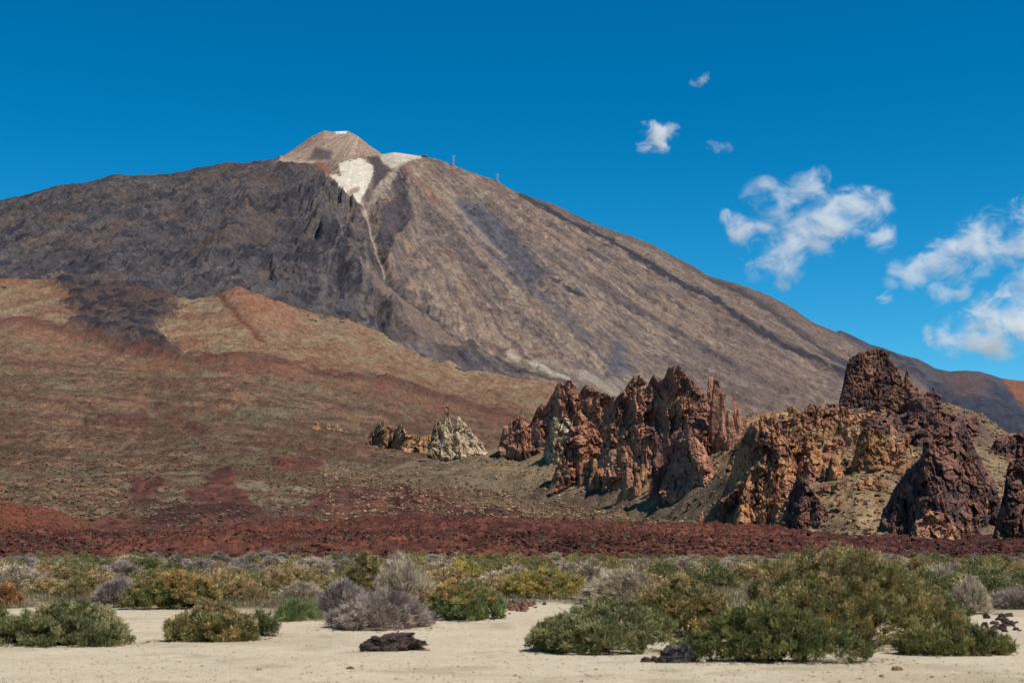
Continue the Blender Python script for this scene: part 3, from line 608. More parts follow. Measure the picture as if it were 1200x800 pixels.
    c = mix(np.broadcast_to(p[0], V.shape), p[1], sst(-.2, .4, n1)); c = mix(c, p[2], sst(.1, .5, -n1 + .6 * n2) * .85); c = mix(c, p[3], sst(.3, .65, n2 + .3 * n1) * .7)
    c = mix(c, p[2], sst(.12, .3, -fl) * .2) * 1.5
    me.vertices.foreach_set("co", V.astype(np.float32).ravel())
    me.polygons.foreach_set("use_smooth", np.zeros(len(me.polygons), bool)); me.update()
    set_col(me, c)
    org = np.array([V[:, 0].mean(), V[:, 1].mean(), V[:, 2].min()]); me.vertices.foreach_set("co", (V - org).astype(np.float32).ravel()); me.update()
    me.name = name; o = link(name, me, M_pale if pal == 'pale' else M_rock, loc=org.tolist()); tag(o, label, cat, group, 'thing')
    ROCKS[label] = o; return o


def crag(name, label, crest, base, pal, seed, rib=1.0, strata=0.0, D=.65, face=1.0, bright=1.5, jag=1.6, flat=.5):
    """solid crag: steep broken front rising to a traced crest, sloping back behind it; ribs, tilted facets and cracks in its surface"""
    crest = np.array(crest, float); base = np.array(base, float); x0, x1 = crest[0, 0], crest[-1, 0]
    nu = int((x1 - x0) * 1.7) + 2; px = np.linspace(x0, x1, nu); pt = np.interp(px, crest[:, 0], crest[:, 1]); pb = np.interp(px, base[:, 0], base[:, 1])
    pt = pt - jag * fbm2(px / 3.2, px * 0 + seed, 3, 3) * sst(0, 12, pb - pt)
    smp = np.linspace(x0, x1, 25); hy = np.array([hit(a, b)[1] for a, b in zip(smp, np.interp(smp, base[:, 0], base[:, 1]))]); hy = (1 - flat) * hy + flat * np.median(hy)
    k = np.array([.1, .2, .4, .2, .1]); hy = np.convolve(np.pad(hy, 2, mode='edge'), k, 'valid'); Yb = np.interp(px, smp, hy)
    mpp = float(Yb.mean()) / F; hpx = np.maximum(pb - pt, .5); Hm = float(np.percentile(hpx, 85)); Dm = D * Hm * mpp
    nv = int(Hm * 1.9) + 8; v = np.concatenate([np.linspace(-.22, 1, nv), 1 + np.linspace(0, 1.1, nv // 2 + 4)[1:]])
    U, Vv = np.meshgrid(px, v); fr = np.clip(Vv, -.3, 1); bk = np.clip(Vv - 1, 0, 2)
    hp = hpx[None] * np.ones_like(U); PYv = pb[None] - hp * fr                      # photo row of the front surface
    wv = fbm2(U / 24, PYv / 24, 3, seed % 40); Uw = U + 7 * wv + (PYv - PYv.mean()) * .12 * math.sin(seed)
    big, eb_ = facets(np.stack([(Uw / 17).ravel(), (PYv / 23 + wv).ravel(), np.full(U.size, seed * .37) + bk.ravel() * 1.3], -1), seed)
    med, em_ = facets(np.stack([(Uw / 7).ravel(), (PYv / 9.5).ravel(), np.full(U.size, seed * .71) + bk.ravel() * 2.3], -1), seed + 5)
    sml, es_ = facets(np.stack([(Uw / 3.2).ravel(), (PYv / 4.6).ravel(), np.full(U.size, seed * .13) + bk.ravel() * 4], -1), seed + 9)
    big, med, sml, em_ = big.reshape(U.shape), med.reshape(U.shape), sml.reshape(U.shape), em_.reshape(U.shape)
    r1 = rid2(Uw / 13, PYv / 70 + bk, 3, seed % 30, rot=False) - .6; r2 = rid2(Uw / 5, PYv / 36 + bk, 3, seed % 30 + 4, rot=False) - .6
    st = np.abs(2 * vn2(U / 40, PYv / 3.0 + U / 25 + 2 * wv, seed % 17) - 1) - .5; fn = fbm2(U / 2.6, PYv / 3.0 + bk * 9, 3, seed % 19)
    env = sst(0, 10, hp) * np.where(Vv > .9, 1 - .55 * sst(.9, 1, Vv), 1)
    o_ = (9 * face * big + 5 * face * med + 1.9 * sml + rib * (11 * r1 + 4.5 * r2) + 2.6 * strata * st + .9 * fn - 1.6 * np.exp(-(em_ / .06) ** 2)) * env * min(1., Hm / 55 + .3)
    prof = fr + .16 * fbm2(U / 30, fr * 2.4 + seed, 3, 5) * np.sin(np.clip(fr, 0, 1) * math.pi)
    prof = np.where(fr < 0, fr * .12, prof); Yf = Yb[None] + Dm * prof - o_ * mpp + bk * Dm * 1.1 + bk * 2 * mpp
    sx = se(px, (pt + pb) / 2)[0]
    zt = se(px, pt)[1] * (Yb + Dm) + CH; zb = se(px, pb)[1] * Yb + CH; z = zb[None] + (zt - zb)[None] * fr - bk * (zt - zb)[None] * .9 - bk * 1.5 + (fn * .6 + sml * .8) * mpp * env
    X = sx[None] * Yf + (med * 1.2 + .6 * fn) * mpp * env; P_ = np.stack([X, Yf, z], -1)
    p = [np.array(q) for q in PAL[pal]]; n1 = fbm2(U / 18, PYv / 20 + bk, 4, seed % 23); n2 = fbm2(U / 5, PYv / 8 + bk, 4, seed % 29); n3 = fbm2(U / 1.6, PYv / 1.9, 2, 8)
    c = mix(np.broadcast_to(p[0], P_.shape), p[1], sst(-.2, .4, n1 + .3 * big)); c = mix(c, p[2], sst(.05, .5, -n1 + .6 * n2) * .8); c = mix(c, p[3], sst(.25, .65, n2 + .3 * n1) * .5)
    c = c * (bright * (1 + .16 * n3 + .12 * med))[..., None]
    V = P_.reshape(-1, 3); org = np.array([V[:, 0].mean(), V[:, 1].mean(), zb.min()])
    me = mesh_np(name, V - org, grid_faces(*U.shape)[:, ::-1], c.reshape(-1, 3), False); o = link(name, me, M_pale if pal == 'pale' else M_rock, loc=org.tolist()); tag(o, label, "rock", kind="thing"); return o

# left dark ridge of the central group
crag("rock_ridge", "dark jagged rock ridge climbing to a narrow peak, left end of the central outcrops",
     [(583, 524), (590, 500), (596, 497), (604, 489), (608, 486), (613, 493), (622, 496), (629, 478), (634, 474), (640, 474), (647, 462), (652, 452), (657, 447), (662, 450), (665, 444), (670, 444), (674, 450), (677, 462), (682, 456), (688, 450), (692, 452), (698, 458), (706, 461), (716, 462), (722, 465), (738, 480)],
     [(583, 528), (600, 530), (620, 528), (640, 526), (672, 526), (700, 533), (738, 540)], 'brown', 11)
crag("pale_rock", "pale cream rock pillars tucked under the dark ridge of the central outcrops",
     [(637, 532), (640, 514), (643, 511), (645, 500), (648, 490), (652, 488), (655, 496), (658, 497), (661, 490), (667, 490), (671, 500), (675, 522), (678, 534)], [(637, 536), (655, 541), (678, 538)], 'pale', 12, D=.5, strata=.6)
crag("rock_pinnacle", "brown cone-shaped rock pinnacle in front of the dark ridge",
     [(641, 576), (648, 560), (655, 540), (662, 520), (668, 500), (674, 484), (677, 481), (682, 484), (690, 492), (698, 500), (706, 512), (712, 530), (716, 550)],
     [(641, 578), (660, 573), (680, 564), (700, 556), (716, 554)], 'brown', 13, D=.5)
crag("rock_massif", "tall fluted brown rock massif with several summits, highest of the central outcrops",
     [(700, 545), (708, 515), (716, 482), (722, 468), (728, 458), (733, 455), (738, 446), (744, 440), (750, 440), (756, 445), (760, 452), (764, 441), (768, 438), (772, 447), (776, 446), (780, 440), (783, 432), (790, 430), (797, 429), (802, 433), (806, 440), (811, 446), (817, 450), (822, 455), (828, 466), (833, 480), (838, 500), (842, 530), (846, 545)],
     [(700, 553), (715, 559), (730, 553), (750, 552), (770, 556), (790, 568), (815, 566), (838, 556), (846, 547)], 'brown', 14, rib=1.3, strata=.5, D=.75)
crag("rock_slab", "slanting brown rock slab with diagonal layers at the right foot of the fluted massif",
     [(772, 577), (780, 540), (788, 516), (797, 506), (806, 503), (815, 512), (824, 520), (832, 538), (840, 560), (846, 572)], [(772, 576), (800, 578), (825, 575), (846, 570)], 'brown', 16, strata=1.4, rib=.5, D=1.0, bright=1.6)
crag("rock_buttress", "brown lower buttress at the left foot of the fluted massif",
     [(708, 570), (714, 545), (722, 528), (732, 520), (742, 514), (752, 520), (760, 532), (768, 560)], [(708, 570), (735, 569), (768, 564)], 'brown', 19, D=.8, strata=.4)
rock("rock_spire", "narrow split rock spire beside the tall fluted massif", "rock",
     [(834, 442, 512, 5, 17), (841, 445, 522, 8, 22), (848, 461, 526, 5, 20), (861, 461, 516, 4, 12), (856, 482, 526, 8, 20), (866, 478, 515, 4, 10)], 'brown', 15, flute=1.0, sat=1)
for i, (px, pt, pb, wt, wb, pal, lab) in enumerate([
        (681, 543, 569, 5, 10, 'orange', "slim orange rock pinnacle, leftmost of those at the foot of the central outcrops"),
        (697, 537, 572, 7, 13, 'orange', "orange double-tipped rock pinnacle standing at the foot of the cone-shaped pinnacle"),
        (713, 548, 572, 8, 17, 'tan', "stubby tan rock pinnacle with a dark left face at the foot of the fluted massif"),
        (738, 537, 582, 6, 27, 'brown', "broad pointed brown rock pinnacle, lowest in front of the fluted massif"),
        (753, 544, 570, 6, 14, 'tan', "small ribbed tan rock pinnacle right of the broad pointed one"),
        (773, 518, 576, 9, 25, 'dark', "dark leaning rock pinnacle at the right foot of the fluted massif"),
        (781, 568, 584, 8, 14, 'brown', "low brown rock knob beside the dark leaning pinnacle")]):
    rock("rock_pinnacle", lab, "rock", [(px, pt, pb, wt, wb), (px + wb * .3, pt + (pb - pt) * .4, pb, wt * .6, wb * .6), (px - wb * .25, pt + (pb - pt) * .55, pb + 1, wt * .5, wb * .6)], pal, 30 + i, flute=.8, sat=1)
# small pale formations on the left
crag("rock_outcrop", "low tan rock outcrop left of the white spires on the hillside",
     [(430, 516), (436, 505), (441, 500), (446, 496), (450, 493), (455, 496), (460, 502), (465, 503), (469, 497), (473, 500), (477, 508), (485, 512), (495, 512), (504, 510), (510, 522)], [(430, 518), (455, 524), (477, 530), (510, 532)], 'tan', 51, bright=1.25)
crag("pale_spires", "white pointed rock spires standing on the hillside left of the central outcrops",
     [(501, 527), (505, 514), (508, 500), (511, 492), (514, 490), (517, 499), (520, 492), (521, 479), (525, 475), (528, 492), (531, 506), (533, 498), (536, 487), (539, 490), (545, 497), (551, 503), (555, 511), (560, 514), (566, 522), (573, 532)], [(501, 531), (530, 538), (573, 534)], 'pale', 57, D=.5, bright=1.4, jag=2.2, rib=1.6, face=.3, flat=1.0)
for i, (px, pt, pb, wt, wb, lab) in enumerate([(371, 495, 503, 5, 11, "small yellow boulder on the hillside, leftmost of a short row"), (384, 496, 502, 5, 10, "small yellow boulder in the middle of a short row on the hillside"), (396, 496, 504, 9, 15, "wider yellow boulder at the right end of a short row on the hillside")]):
    rock("boulder", lab, "rock", [(px, pt, pb, wt, wb)], 'ochre', 55 + i, flute=.3, group="yellow boulders on the hillside")
# right complex
crag("rock_butte", "dark flat-topped rock butte standing highest on the right, against the sky",
     [(983, 472), (986, 460), (990, 440), (994, 424), (997, 419), (1003, 416), (1010, 412), (1020, 410), (1028, 408), (1036, 410), (1043, 413), (1047, 422), (1053, 428), (1056, 440), (1060, 445), (1068, 448), (1074, 455), (1080, 470), (1092, 486)], [(983, 474), (1000, 479), (1020, 476), (1040, 482), (1060, 489), (1092, 490)], 'dark', 71, D=.35, rib=.3, face=.3, strata=.5, bright=1.45, jag=1.0, flat=1.0)
rock("layered_rock", "thin-layered dark rock steps on the right side of the flat-topped butte", "rock",
     [(1064, 442, 486, 14, 34), (1063, 432, 445, 2, 7), (1070, 456, 488, 16, 34), (1080, 466, 488, 16, 40), (1094, 452, 480, 3, 14), (1088, 459, 482, 8, 20), (1100, 462, 480, 4, 12)], 'dark', 62, flute=.2, strata=1.5, sat=0)
crag("rock_outcrop", "rough orange and dark outcrop with a big shaded left face, left of the right-hand group",
     [(845, 582), (852, 565), (860, 545), (866, 525), (873, 508), (880, 497), (890, 492), (900, 497), (910, 503), (920, 512), (930, 525), (938, 545), (947, 562)], [(845, 586), (860, 581), (880, 590), (900, 592), (925, 587), (947, 568)], 'orange', 63, D=.9)
crag("rock_ledge", "long orange ledge of broken rock along the crest left of the butte",
     [(880, 506), (886, 494), (893, 487), (900, 490), (908, 486), (915, 495), (925, 492), (932, 484), (940, 482), (946, 478), (950, 471), (955, 473), (960, 480), (968, 481), (976, 478), (986, 476), (995, 478), (1004, 488)], [(880, 510), (920, 514), (960, 512), (1004, 500)], 'orange', 64, strata=.8, D=.9)
crag("rock_outcrop", "ribbed brown outcrop above the red lava, lowest left of the right-hand group",
     [(856, 618), (862, 600), (868, 585), (875, 565), (882, 550), (890, 545), (898, 550), (904, 548), (910, 560), (914, 580), (920, 606)], [(856, 620), (880, 621), (900, 616), (920, 608)], 'orange', 65, rib=1.4, D=.6)
crag("rock_outcrop", "dark lumpy outcrop low on the tan slope between ribbed outcrop and big dark massif",
     [(916, 608), (924, 588), (930, 570), (936, 556), (944, 558), (950, 570), (958, 584), (966, 592), (974, 604), (982, 615)], [(916, 612), (940, 621), (960, 623), (982, 618)], 'dark', 66, D=.7)
for i, (px, pt, pb, wt, wb, pal, lab) in enumerate([
        (848, 583, 614, 6, 20, 'dark', "dark rounded boulder with lit top at the left foot of the ribbed outcrop"),
        (834, 597, 614, 5, 13, 'brown', "brown pointed boulder left of the dark rounded boulder"),
        (822, 599, 610, 4, 9, 'brown', "smallest brown boulder at the left foot of the right-hand group"),
        (970, 501, 523, 12, 21, 'ochre', "round ochre boulder below the orange ledge"),
        (979, 535, 562, 6, 19, 'ochre', "pointed ochre boulder left of the smooth ochre block"),
        (956, 528, 552, 10, 20, 'orange', "orange boulder between the rough outcrop and the pointed ochre boulder"),
        (1000, 500, 520, 10, 20, 'tan', "yellowish boulder above the pointed ochre boulder"),
        (1053, 518, 540, 12, 26, 'orange', "orange boulder just right of the smooth ochre block"),
        (1058, 538, 553, 12, 20, 'ochre', "low ochre boulder under the orange one right of the block"),
        (1030, 558, 574, 8, 20, 'orange', "orange boulder on the slope below the smooth ochre block"),
        (1015, 585, 592, 4, 9, 'pale', "small pale boulder low on the tan slope"),
        (985, 585, 594, 4, 9, 'brown', "small brown boulder low on the tan slope")]):
    rock("boulder", lab, "rock", [(px, pt, pb, wt, wb)], pal, 70 + i, flute=.4, sat=3)
rm = np.random.RandomState(79)
def mass(name, label, P_, n, pal, seed, wr, hr, **kw):
    sp = []; xs_ = [p_[0] for p_ in P_]; ys_ = [p_[1] for p_ in P_]; tries_ = 0
    while len(sp) < n and tries_ < 4000:
        tries_ += 1; px, py = rm.uniform(min(xs_), max(xs_)), rm.uniform(min(ys_), max(ys_))
        if poly(np.array([px]), np.array([py]), P_, 1)[0] < .5: continue
        w = rm.uniform(*wr)
        if any(abs(px - q[0]) < .33 * w and abs(py - q[2]) < .2 * w for q in sp): continue
        sp.append((px, py - w * rm.uniform(*hr), py, w * rm.uniform(.25, .6), w))
    return rock(name, label, "rock", sp, pal, seed, sat=1, **kw)
def small_crag(name, label, px, w, h, base, pal, seed, group=None, **kw):
    q = np.random.RandomState(seed); n = 7; xs_ = np.linspace(px - w / 2, px + w / 2, n); hh = h * np.sin(np.linspace(.06, math.pi - .06, n)) ** .7 * (.6 + .55 * q.rand(n)); hh[0] = hh[-1] = 1.5
    sl = q.uniform(-.12, .12); bs = base + (xs_ - px) * sl + 2 * np.sin(np.linspace(0, math.pi, n))
    o = crag(name, label, list(zip(xs_, bs - hh)), list(zip(xs_, bs)), pal, seed, **kw)
    if group: o['group'] = group
    return o
for i_, (px, w, h, b_, pal) in enumerate([(868, 34, 30, 548, 'orange'), (905, 44, 34, 528, 'orange'), (935, 40, 26, 512, 'orange'), (962, 36, 24, 518, 'ochre'), (890, 40, 32, 560, 'brown'), (922, 38, 30, 548, 'orange'), (950, 36, 32, 540, 'orange'), (980, 34, 26, 532, 'brown'),
        (992, 30, 24, 514, 'ochre'), (975, 30, 28, 562, 'orange'), (945, 34, 26, 566, 'brown'), (910, 34, 30, 584, 'orange'), (880, 30, 26, 584, 'dark'), (990, 26, 20, 552, 'ochre'), (1012, 38, 18, 500, 'orange'), (1045, 40, 18, 506, 'dark'), (1056, 30, 26, 532, 'orange'), (1062, 30, 20, 552, 'ochre'), (1080, 34, 20, 522, 'dark'), (935, 26, 20, 588, 'brown'), (965, 22, 16, 580, 'orange'), (1018, 34, 16, 572, 'orange'), (985, 30, 12, 574, 'ochre')]):
    small_crag("rock_outcrop", {'orange': "broken orange-brown outcrop among others on the mound below the butte", 'ochre': "broken ochre outcrop among others on the mound below the butte", 'brown': "broken dull brown outcrop among others on the mound below the butte", 'dark': "broken dark outcrop among others on the mound below the butte"}[pal], px, w, h, b_, pal, 400 + i_, {'orange': 'orange-brown', 'ochre': 'ochre', 'brown': 'dull brown', 'dark': 'dark'}[pal] + " outcrops on the mound below the butte", D=.9)
for i_, (px, w, h, b_, pal) in enumerate([(1062, 50, 44, 622, 'dark'), (1100, 56, 52, 632, 'brown'), (1130, 46, 44, 624, 'dark'), (1082, 44, 34, 636, 'brown'), (1112, 40, 26, 637, 'dark'), (1150, 36, 30, 606, 'brown'), (1158, 26, 24, 584, 'dark')]):
    b_ += 5
    small_crag("rock_buttress", {'brown': "brown broken buttress at the foot of the big dark massif", 'dark': "dark broken buttress at the foot of the big dark massif"}[pal], px, w, h, b_, pal, 450 + i_, {'brown': 'brown', 'dark': 'dark'}[pal] + " buttresses at the foot of the big dark massif", D=.8)
mass("rock_mass", "dark grey-brown layered rock shelf spread below the butte", [(975, 486), (1110, 484), (1160, 506), (1150, 516), (1060, 514), (1000, 502)], 24, 'dark', 181, (20, 40), (.2, .4), flute=.2, strata=1.0)
mass("rock_mass", "low broken brown rock around the ochre block", [(1040, 515), (1072, 516), (1064, 556), (1044, 560)], 8, 'orange', 182, (14, 24), (.3, .7), flute=.4)
rb = np.random.RandomState(77); got = []
MOUND = [(872, 492), (930, 484), (985, 478), (1050, 482), (1100, 490), (1060, 520), (1052, 560), (1010, 575), (965, 560), (930, 550), (880, 520)]
while len(got) < 52:
    px, py = rb.uniform(865, 1110), rb.uniform(480, 618); m_ = poly(np.array([px]), np.array([py]), MOUND, 1)[0]
    if m_ < .5 and rb.rand() > .12: continue
    w = 7 + 13 * rb.rand() ** 1.6
    if any(abs(px - q[0]) < .42 * (w + q[2]) and abs(py - q[1]) < .3 * (w + q[2]) for q in got) or (1000 < px < 1042 and 500 < py < 556): continue
    got.append((px, py, w)); h_ = w * (.4 + .4 * rb.rand()); pal = ('orange', 'ochre', 'brown', 'orange', 'dark')[rb.randint(5)] if px < 1045 else ('dark', 'brown')[rb.randint(2)]
    rock("boulder", {'orange': "orange-brown boulder among many on the mound below the butte", 'ochre': "ochre boulder among many on the mound below the butte", 'brown': "brown boulder among many on the mound below the butte", 'dark': "dark boulder among many on the mound below the butte"}[pal], "rock",
         [(px, py - h_, py, w * .5, w), (px + w * .35, py - h_ * .6, py + 1, w * .3, w * .6)], pal, 200 + len(got), flute=.4, group={'orange': 'orange-brown', 'ochre': 'ochre', 'brown': 'brown', 'dark': 'dark'}[pal] + " boulders on the mound below the butte", sat=1)
crag("rock_outcrop", "rugged dark orange crag in the middle of the mound below the orange ledge",
     [(898, 566), (908, 535), (916, 520), (925, 512), (935, 516), (945, 510), (953, 512), (960, 530), (968, 552)], [(898, 572), (935, 570), (968, 558)], 'orange', 84, D=.8)
crag("rock_block", "smooth ochre rock block with a flat shaded face, centre of the right-hand group",
     [(998, 547), (1003, 525), (1008, 508), (1014, 502), (1022, 500), (1030, 503), (1036, 510), (1041, 525), (1045, 550)], [(998, 553), (1022, 557), (1045, 554)], 'ochre', 85, rib=.25, face=.8, D=.5, bright=1.3)
crag("rock_ledge", "dark stepped ledge of rock right of the butte on the crest",
     [(1056, 492), (1066, 482), (1078, 486), (1086, 482), (1098, 480), (1112, 484), (1124, 487), (1136, 492), (1148, 502)], [(1056, 500), (1100, 513), (1148, 508)], 'dark', 86, strata=1.0, D=.9)
crag("rock_massif", "big dark brown massif with buttresses standing above the lava at the right",
     [(1034, 604), (1042, 585), (1050, 570), (1058, 560), (1066, 548), (1078, 540), (1083, 530), (1084, 515), (1090, 506), (1098, 506), (1106, 503), (1114, 500), (1118, 494), (1128, 493), (1135, 496), (1137, 510), (1143, 520), (1150, 535), (1158, 550), (1166, 565), (1172, 585), (1178, 602)], [(1034, 610), (1050, 623), (1070, 633), (1090, 637), (1110, 635), (1130, 627), (1150, 611), (1178, 605)], 'dark', 87, rib=1.2, D=.6, bright=1.6, flat=.8)
crag("rock_outcrop", "dark low outcrop on the crest near the right edge",
     [(1156, 532), (1166, 518), (1174, 510), (1182, 507), (1190, 509), (1200, 506), (1215, 510), (1245, 530)], [(1156, 535), (1200, 538), (1245, 540)], 'dark', 88, D=.8)
crag("rock_massif", "dark brown cliff cut off by the right edge of the view",
     [(1162, 634), (1170, 605), (1178, 575), (1182, 550), (1186, 542), (1194, 538), (1200, 537), (1215, 532), (1240, 545), (1275, 605)], [(1162, 637), (1200, 641), (1240, 641), (1275, 637)], 'dark', 89, D=.45)
print("rocks", round(time.time() - T00, 1))

# ------------------------------------------------------------------ scattered stuff on the slopes
def ico(sub=0):
    p = (1 + 5 ** .5) / 2
    v = np.array([(-1, p, 0), (1, p, 0), (-1, -p, 0), (1, -p, 0), (0, -1, p), (0, 1, p), (0, -1, -p), (0, 1, -p), (p, 0, -1), (p, 0, 1), (-p, 0, -1), (-p, 0, 1)], float); v /= np.linalg.norm(v[0])
    f = [(0, 11, 5), (0, 5, 1), (0, 1, 7), (0, 7, 10), (0, 10, 11), (1, 5, 9), (5, 11, 4), (11, 10, 2), (10, 7, 6), (7, 1, 8), (3, 9, 4), (3, 4, 2), (3, 2, 6), (3, 6, 8), (3, 8, 9), (4, 9, 5), (2, 4, 11), (6, 2, 10), (8, 6, 7), (9, 8, 1)]
    for _ in range(sub):
        v = v.tolist(); cache = {}; nf = []
        def mid(a, b):
            k = (min(a, b), max(a, b))
            if k not in cache:
                m = np.array(v[a]) + np.array(v[b]); v.append((m / np.linalg.norm(m)).tolist()); cache[k] = len(v) - 1
            return cache[k]
        for a, b, c_ in f:
            ab, bc, ca = mid(a, b), mid(b, c_), mid(c_, a); nf += [(a, ab, ca), (b, bc, ab), (c_, ca, bc), (ab, bc, ca)]
        f = nf; v = np.array(v)
    return np.array(v), np.array(f, np.int32)
def scatter(P, size, cols, rng, flat=.7, sub=0, jit=.25):
    v, f = ico(sub); n = len(P); k = len(v)
    A = rng.rand(n) * 6.283; ca, sa = np.cos(A)[:, None], np.sin(A)[:, None]
    q = v[None] * (1 + jit * rng.randn(n, k, 1)); sx = 1 + .35 * rng.randn(n, 1) * .6
    x = q[..., 0] * sx; y = q[..., 1]; z = q[..., 2] * flat
    V = np.stack([P[:, None, 0] + size[:, None] * (x * ca - y * sa), P[:, None, 1] + size[:, None] * (x * sa + y * ca), P[:, None, 2] + size[:, None] * z], -1)
    Fc = f[None] + (np.arange(n) * k)[:, None, None]
    return V.reshape(-1, 3), Fc.reshape(-1, 3), np.repeat(cols, k, 0)
rng = np.random.RandomState(3)
def red_at(s, Y): return look(RH, SH, s, np.clip((Y - 450) / 3190, 0, 1) ** (1 / 1.7))
def stuff(name, n, region, hz, sz, pals, label, cat, mat, clump, jit=.25, flat=.7, sub=0, thr=.12):
    s_ = rng.uniform(region[0], region[1], n * 4); t_ = rng.rand(n * 4); Yq = region[2] + (region[3] - region[2]) * t_ ** region[4]; Xq = s_ * Yq
    keep = fbm2(Xq / clump, Yq / clump / 1.6, 4, 201 + n % 7) + .5 * rng.randn(len(Xq)) > thr; keep &= (rng.rand(len(Xq)) > .85 * red_at(s_, Yq)) if name == 'scrub' else True; Xq, Yq, s_ = Xq[keep][:n], Yq[keep][:n], s_[keep][:n]
    Zq = hz(s_, Yq); size = sz[0] * np.exp(np.clip(rng.randn(len(Xq)), -2, 1.6) * sz[1]); pc = np.array(pals)[rng.randint(0, len(pals), len(Xq))] * (1 + .18 * rng.randn(len(Xq), 1))
    V, Fc, c = scatter(np.stack([Xq, Yq, Zq + size * .15], -1), size, pc, rng, flat, sub, jit)
    o = link(name, mesh_np(name, V, Fc, c, False), mat); tag(o, label, cat, kind="stuff"); return o
stuff("scrub", 100000, (-.40, .2, 560, 3300, 1.5), hill_s, (.52, .45), [C(96, 92, 66), C(112, 104, 78), C(80, 72, 54), C(140, 122, 94), C(112, 80, 62), C(98, 72, 56)], "low scrub dotted over the hillside", "scrub", M_hill, 40, flat=.65, thr=-.25)
stuff("scree", 40000, (-.13, .42, 480, 1150, 1.0), mid_s, (.36, .78), [C(168, 134, 98), C(138, 104, 76), C(104, 80, 62), C(104, 100, 70), C(172, 146, 112), C(150, 124, 94), C(158, 134, 102)], "loose stones and tufts strewn over the tan slope", "scree", M_talus, 25, thr=-.3)
stuff("lava_rubble", 60000, (-.42, .42, 210, 620, 1.3), lava_s, (.2, .5), [C(104, 60, 49), C(86, 49, 43), C(118, 78, 59), C(72, 43, 40), C(96, 56, 47), C(100, 86, 66)], "rough red lava blocks covering the lava field", "lava rubble", M_lava, 30, flat=.85, jit=.35)

# ------------------------------------------------------------------ summit installations
def tube(pts, r, n=6):
    pts = np.array(pts, float); r = np.broadcast_to(np.asarray(r, float), (len(pts),)); V = []; d = np.gradient(pts, axis=0)
    for p, t, rr in zip(pts, d, r):
        t = t / (np.linalg.norm(t) + 1e-9); a = np.cross(t, [0, 0, 1] if abs(t[2]) < .9 else [1, 0, 0]); a /= np.linalg.norm(a); b = np.cross(t, a)
        for k in range(n): V.append(p + rr * (math.cos(k * 6.2832 / n) * a + math.sin(k * 6.2832 / n) * b))
    i = np.arange(len(pts) * n).reshape(-1, n); j = np.roll(i, -1, 1)
    return np.array(V), np.stack([i[:-1], j[:-1], j[1:], i[1:]], -1).reshape(-1, 4)
def tubes(lst):
    Vs, Fs, o_ = [], [], 0
    for p, r in lst:
        v, f = tube(p, r); Vs.append(v); Fs.append(f + o_); o_ += len(v)
    return np.vstack(Vs), np.vstack(Fs)
def box(x0, x1, y0, y1, z0, z1):
    v = np.array([(x, y, z) for z in (z0, z1) for x, y in ((x0, y0), (x1, y0), (x1, y1), (x0, y1))], float)
    return v, np.array([(0, 3, 2, 1), (4, 5, 6, 7), (0, 1, 5, 4), (1, 2, 6, 5), (2, 3, 7, 6), (3, 0, 4, 7)])
def pylon(px, py_b, py_t, label):
    Yp = 5640.; x, y, z = at(px, py_b, Yp); h = at(px, py_t, Yp)[2] - z; z -= 18; h += 18
    root = bpy.data.objects.new("cable_car_pylon", None); COL.objects.link(root); root.location = (x, y, z); tag(root, label, "pylon", "cable car pylons on the volcano")
    for sx in (-1, 1):
        for sy in (-1, 1):
            v, f = tube([(sx * 4, sy * 4, 0), (sx * 1.6, sy * 1.6, h)], .75); link("leg", mesh_np("leg", v, f, smooth=False), M_white, root)
    br = []
    for k in range(6):
        a, b = k / 6, (k + 1) / 6; wa, wb = 4 - 2.4 * a, 4 - 2.4 * b
        br += [([(-wa, -wa, h * a), (wb, -wb, h * b)], .35), ([(wa, -wa, h * a), (-wb, -wb, h * b)], .35), ([(-wa, wa, h * a), (-wb, -wb, h * b)], .35), ([(wa, wa, h * a), (wb, -wb, h * b)], .35)]
    v, f = tubes(br); link("bracing", mesh_np("bracing", v, f, smooth=False), M_white, root)
    v, f = tubes([([(-7, 0, h), (7, 0, h)], .9), ([(-7, 0, h), (-7, 0, h + 3)], .6), ([(7, 0, h), (7, 0, h + 3)], .6)]); link("crossarm", mesh_np("crossarm", v, f, smooth=False), M_white, root)
pylon(531.5, 191.5, 183, "white lattice cable car pylon on the skyline, nearer the summit of the two")
pylon(583, 212.5, 204.5, "white lattice cable car pylon on the skyline, lower down the right flank of the two")
x, y, z = at(498, 184, 5640.); root = bpy.data.objects.new("cable_car_station", None); COL.objects.link(root); root.location = (x, y, z - 7)
tag(root, "tiny dark cable car station building on the summit shoulder", "building")
v, f = box(-11, 11, -6, 6, 0, 11); link("wall", mesh_np("wall", v, f, smooth=False), M_conc, root)
v, f = box(-12, 6, -7, 7, 11.2, 13.5); link("roof", mesh_np("roof", v, f, smooth=False), M_conc, root)
v, f = box(-9, 9, -6.4, -6.1, 7, 9.5); link("window", mesh_np("window", v, f, smooth=False), flat_mat("dark_glass", (.03, .035, .05), .2), root)

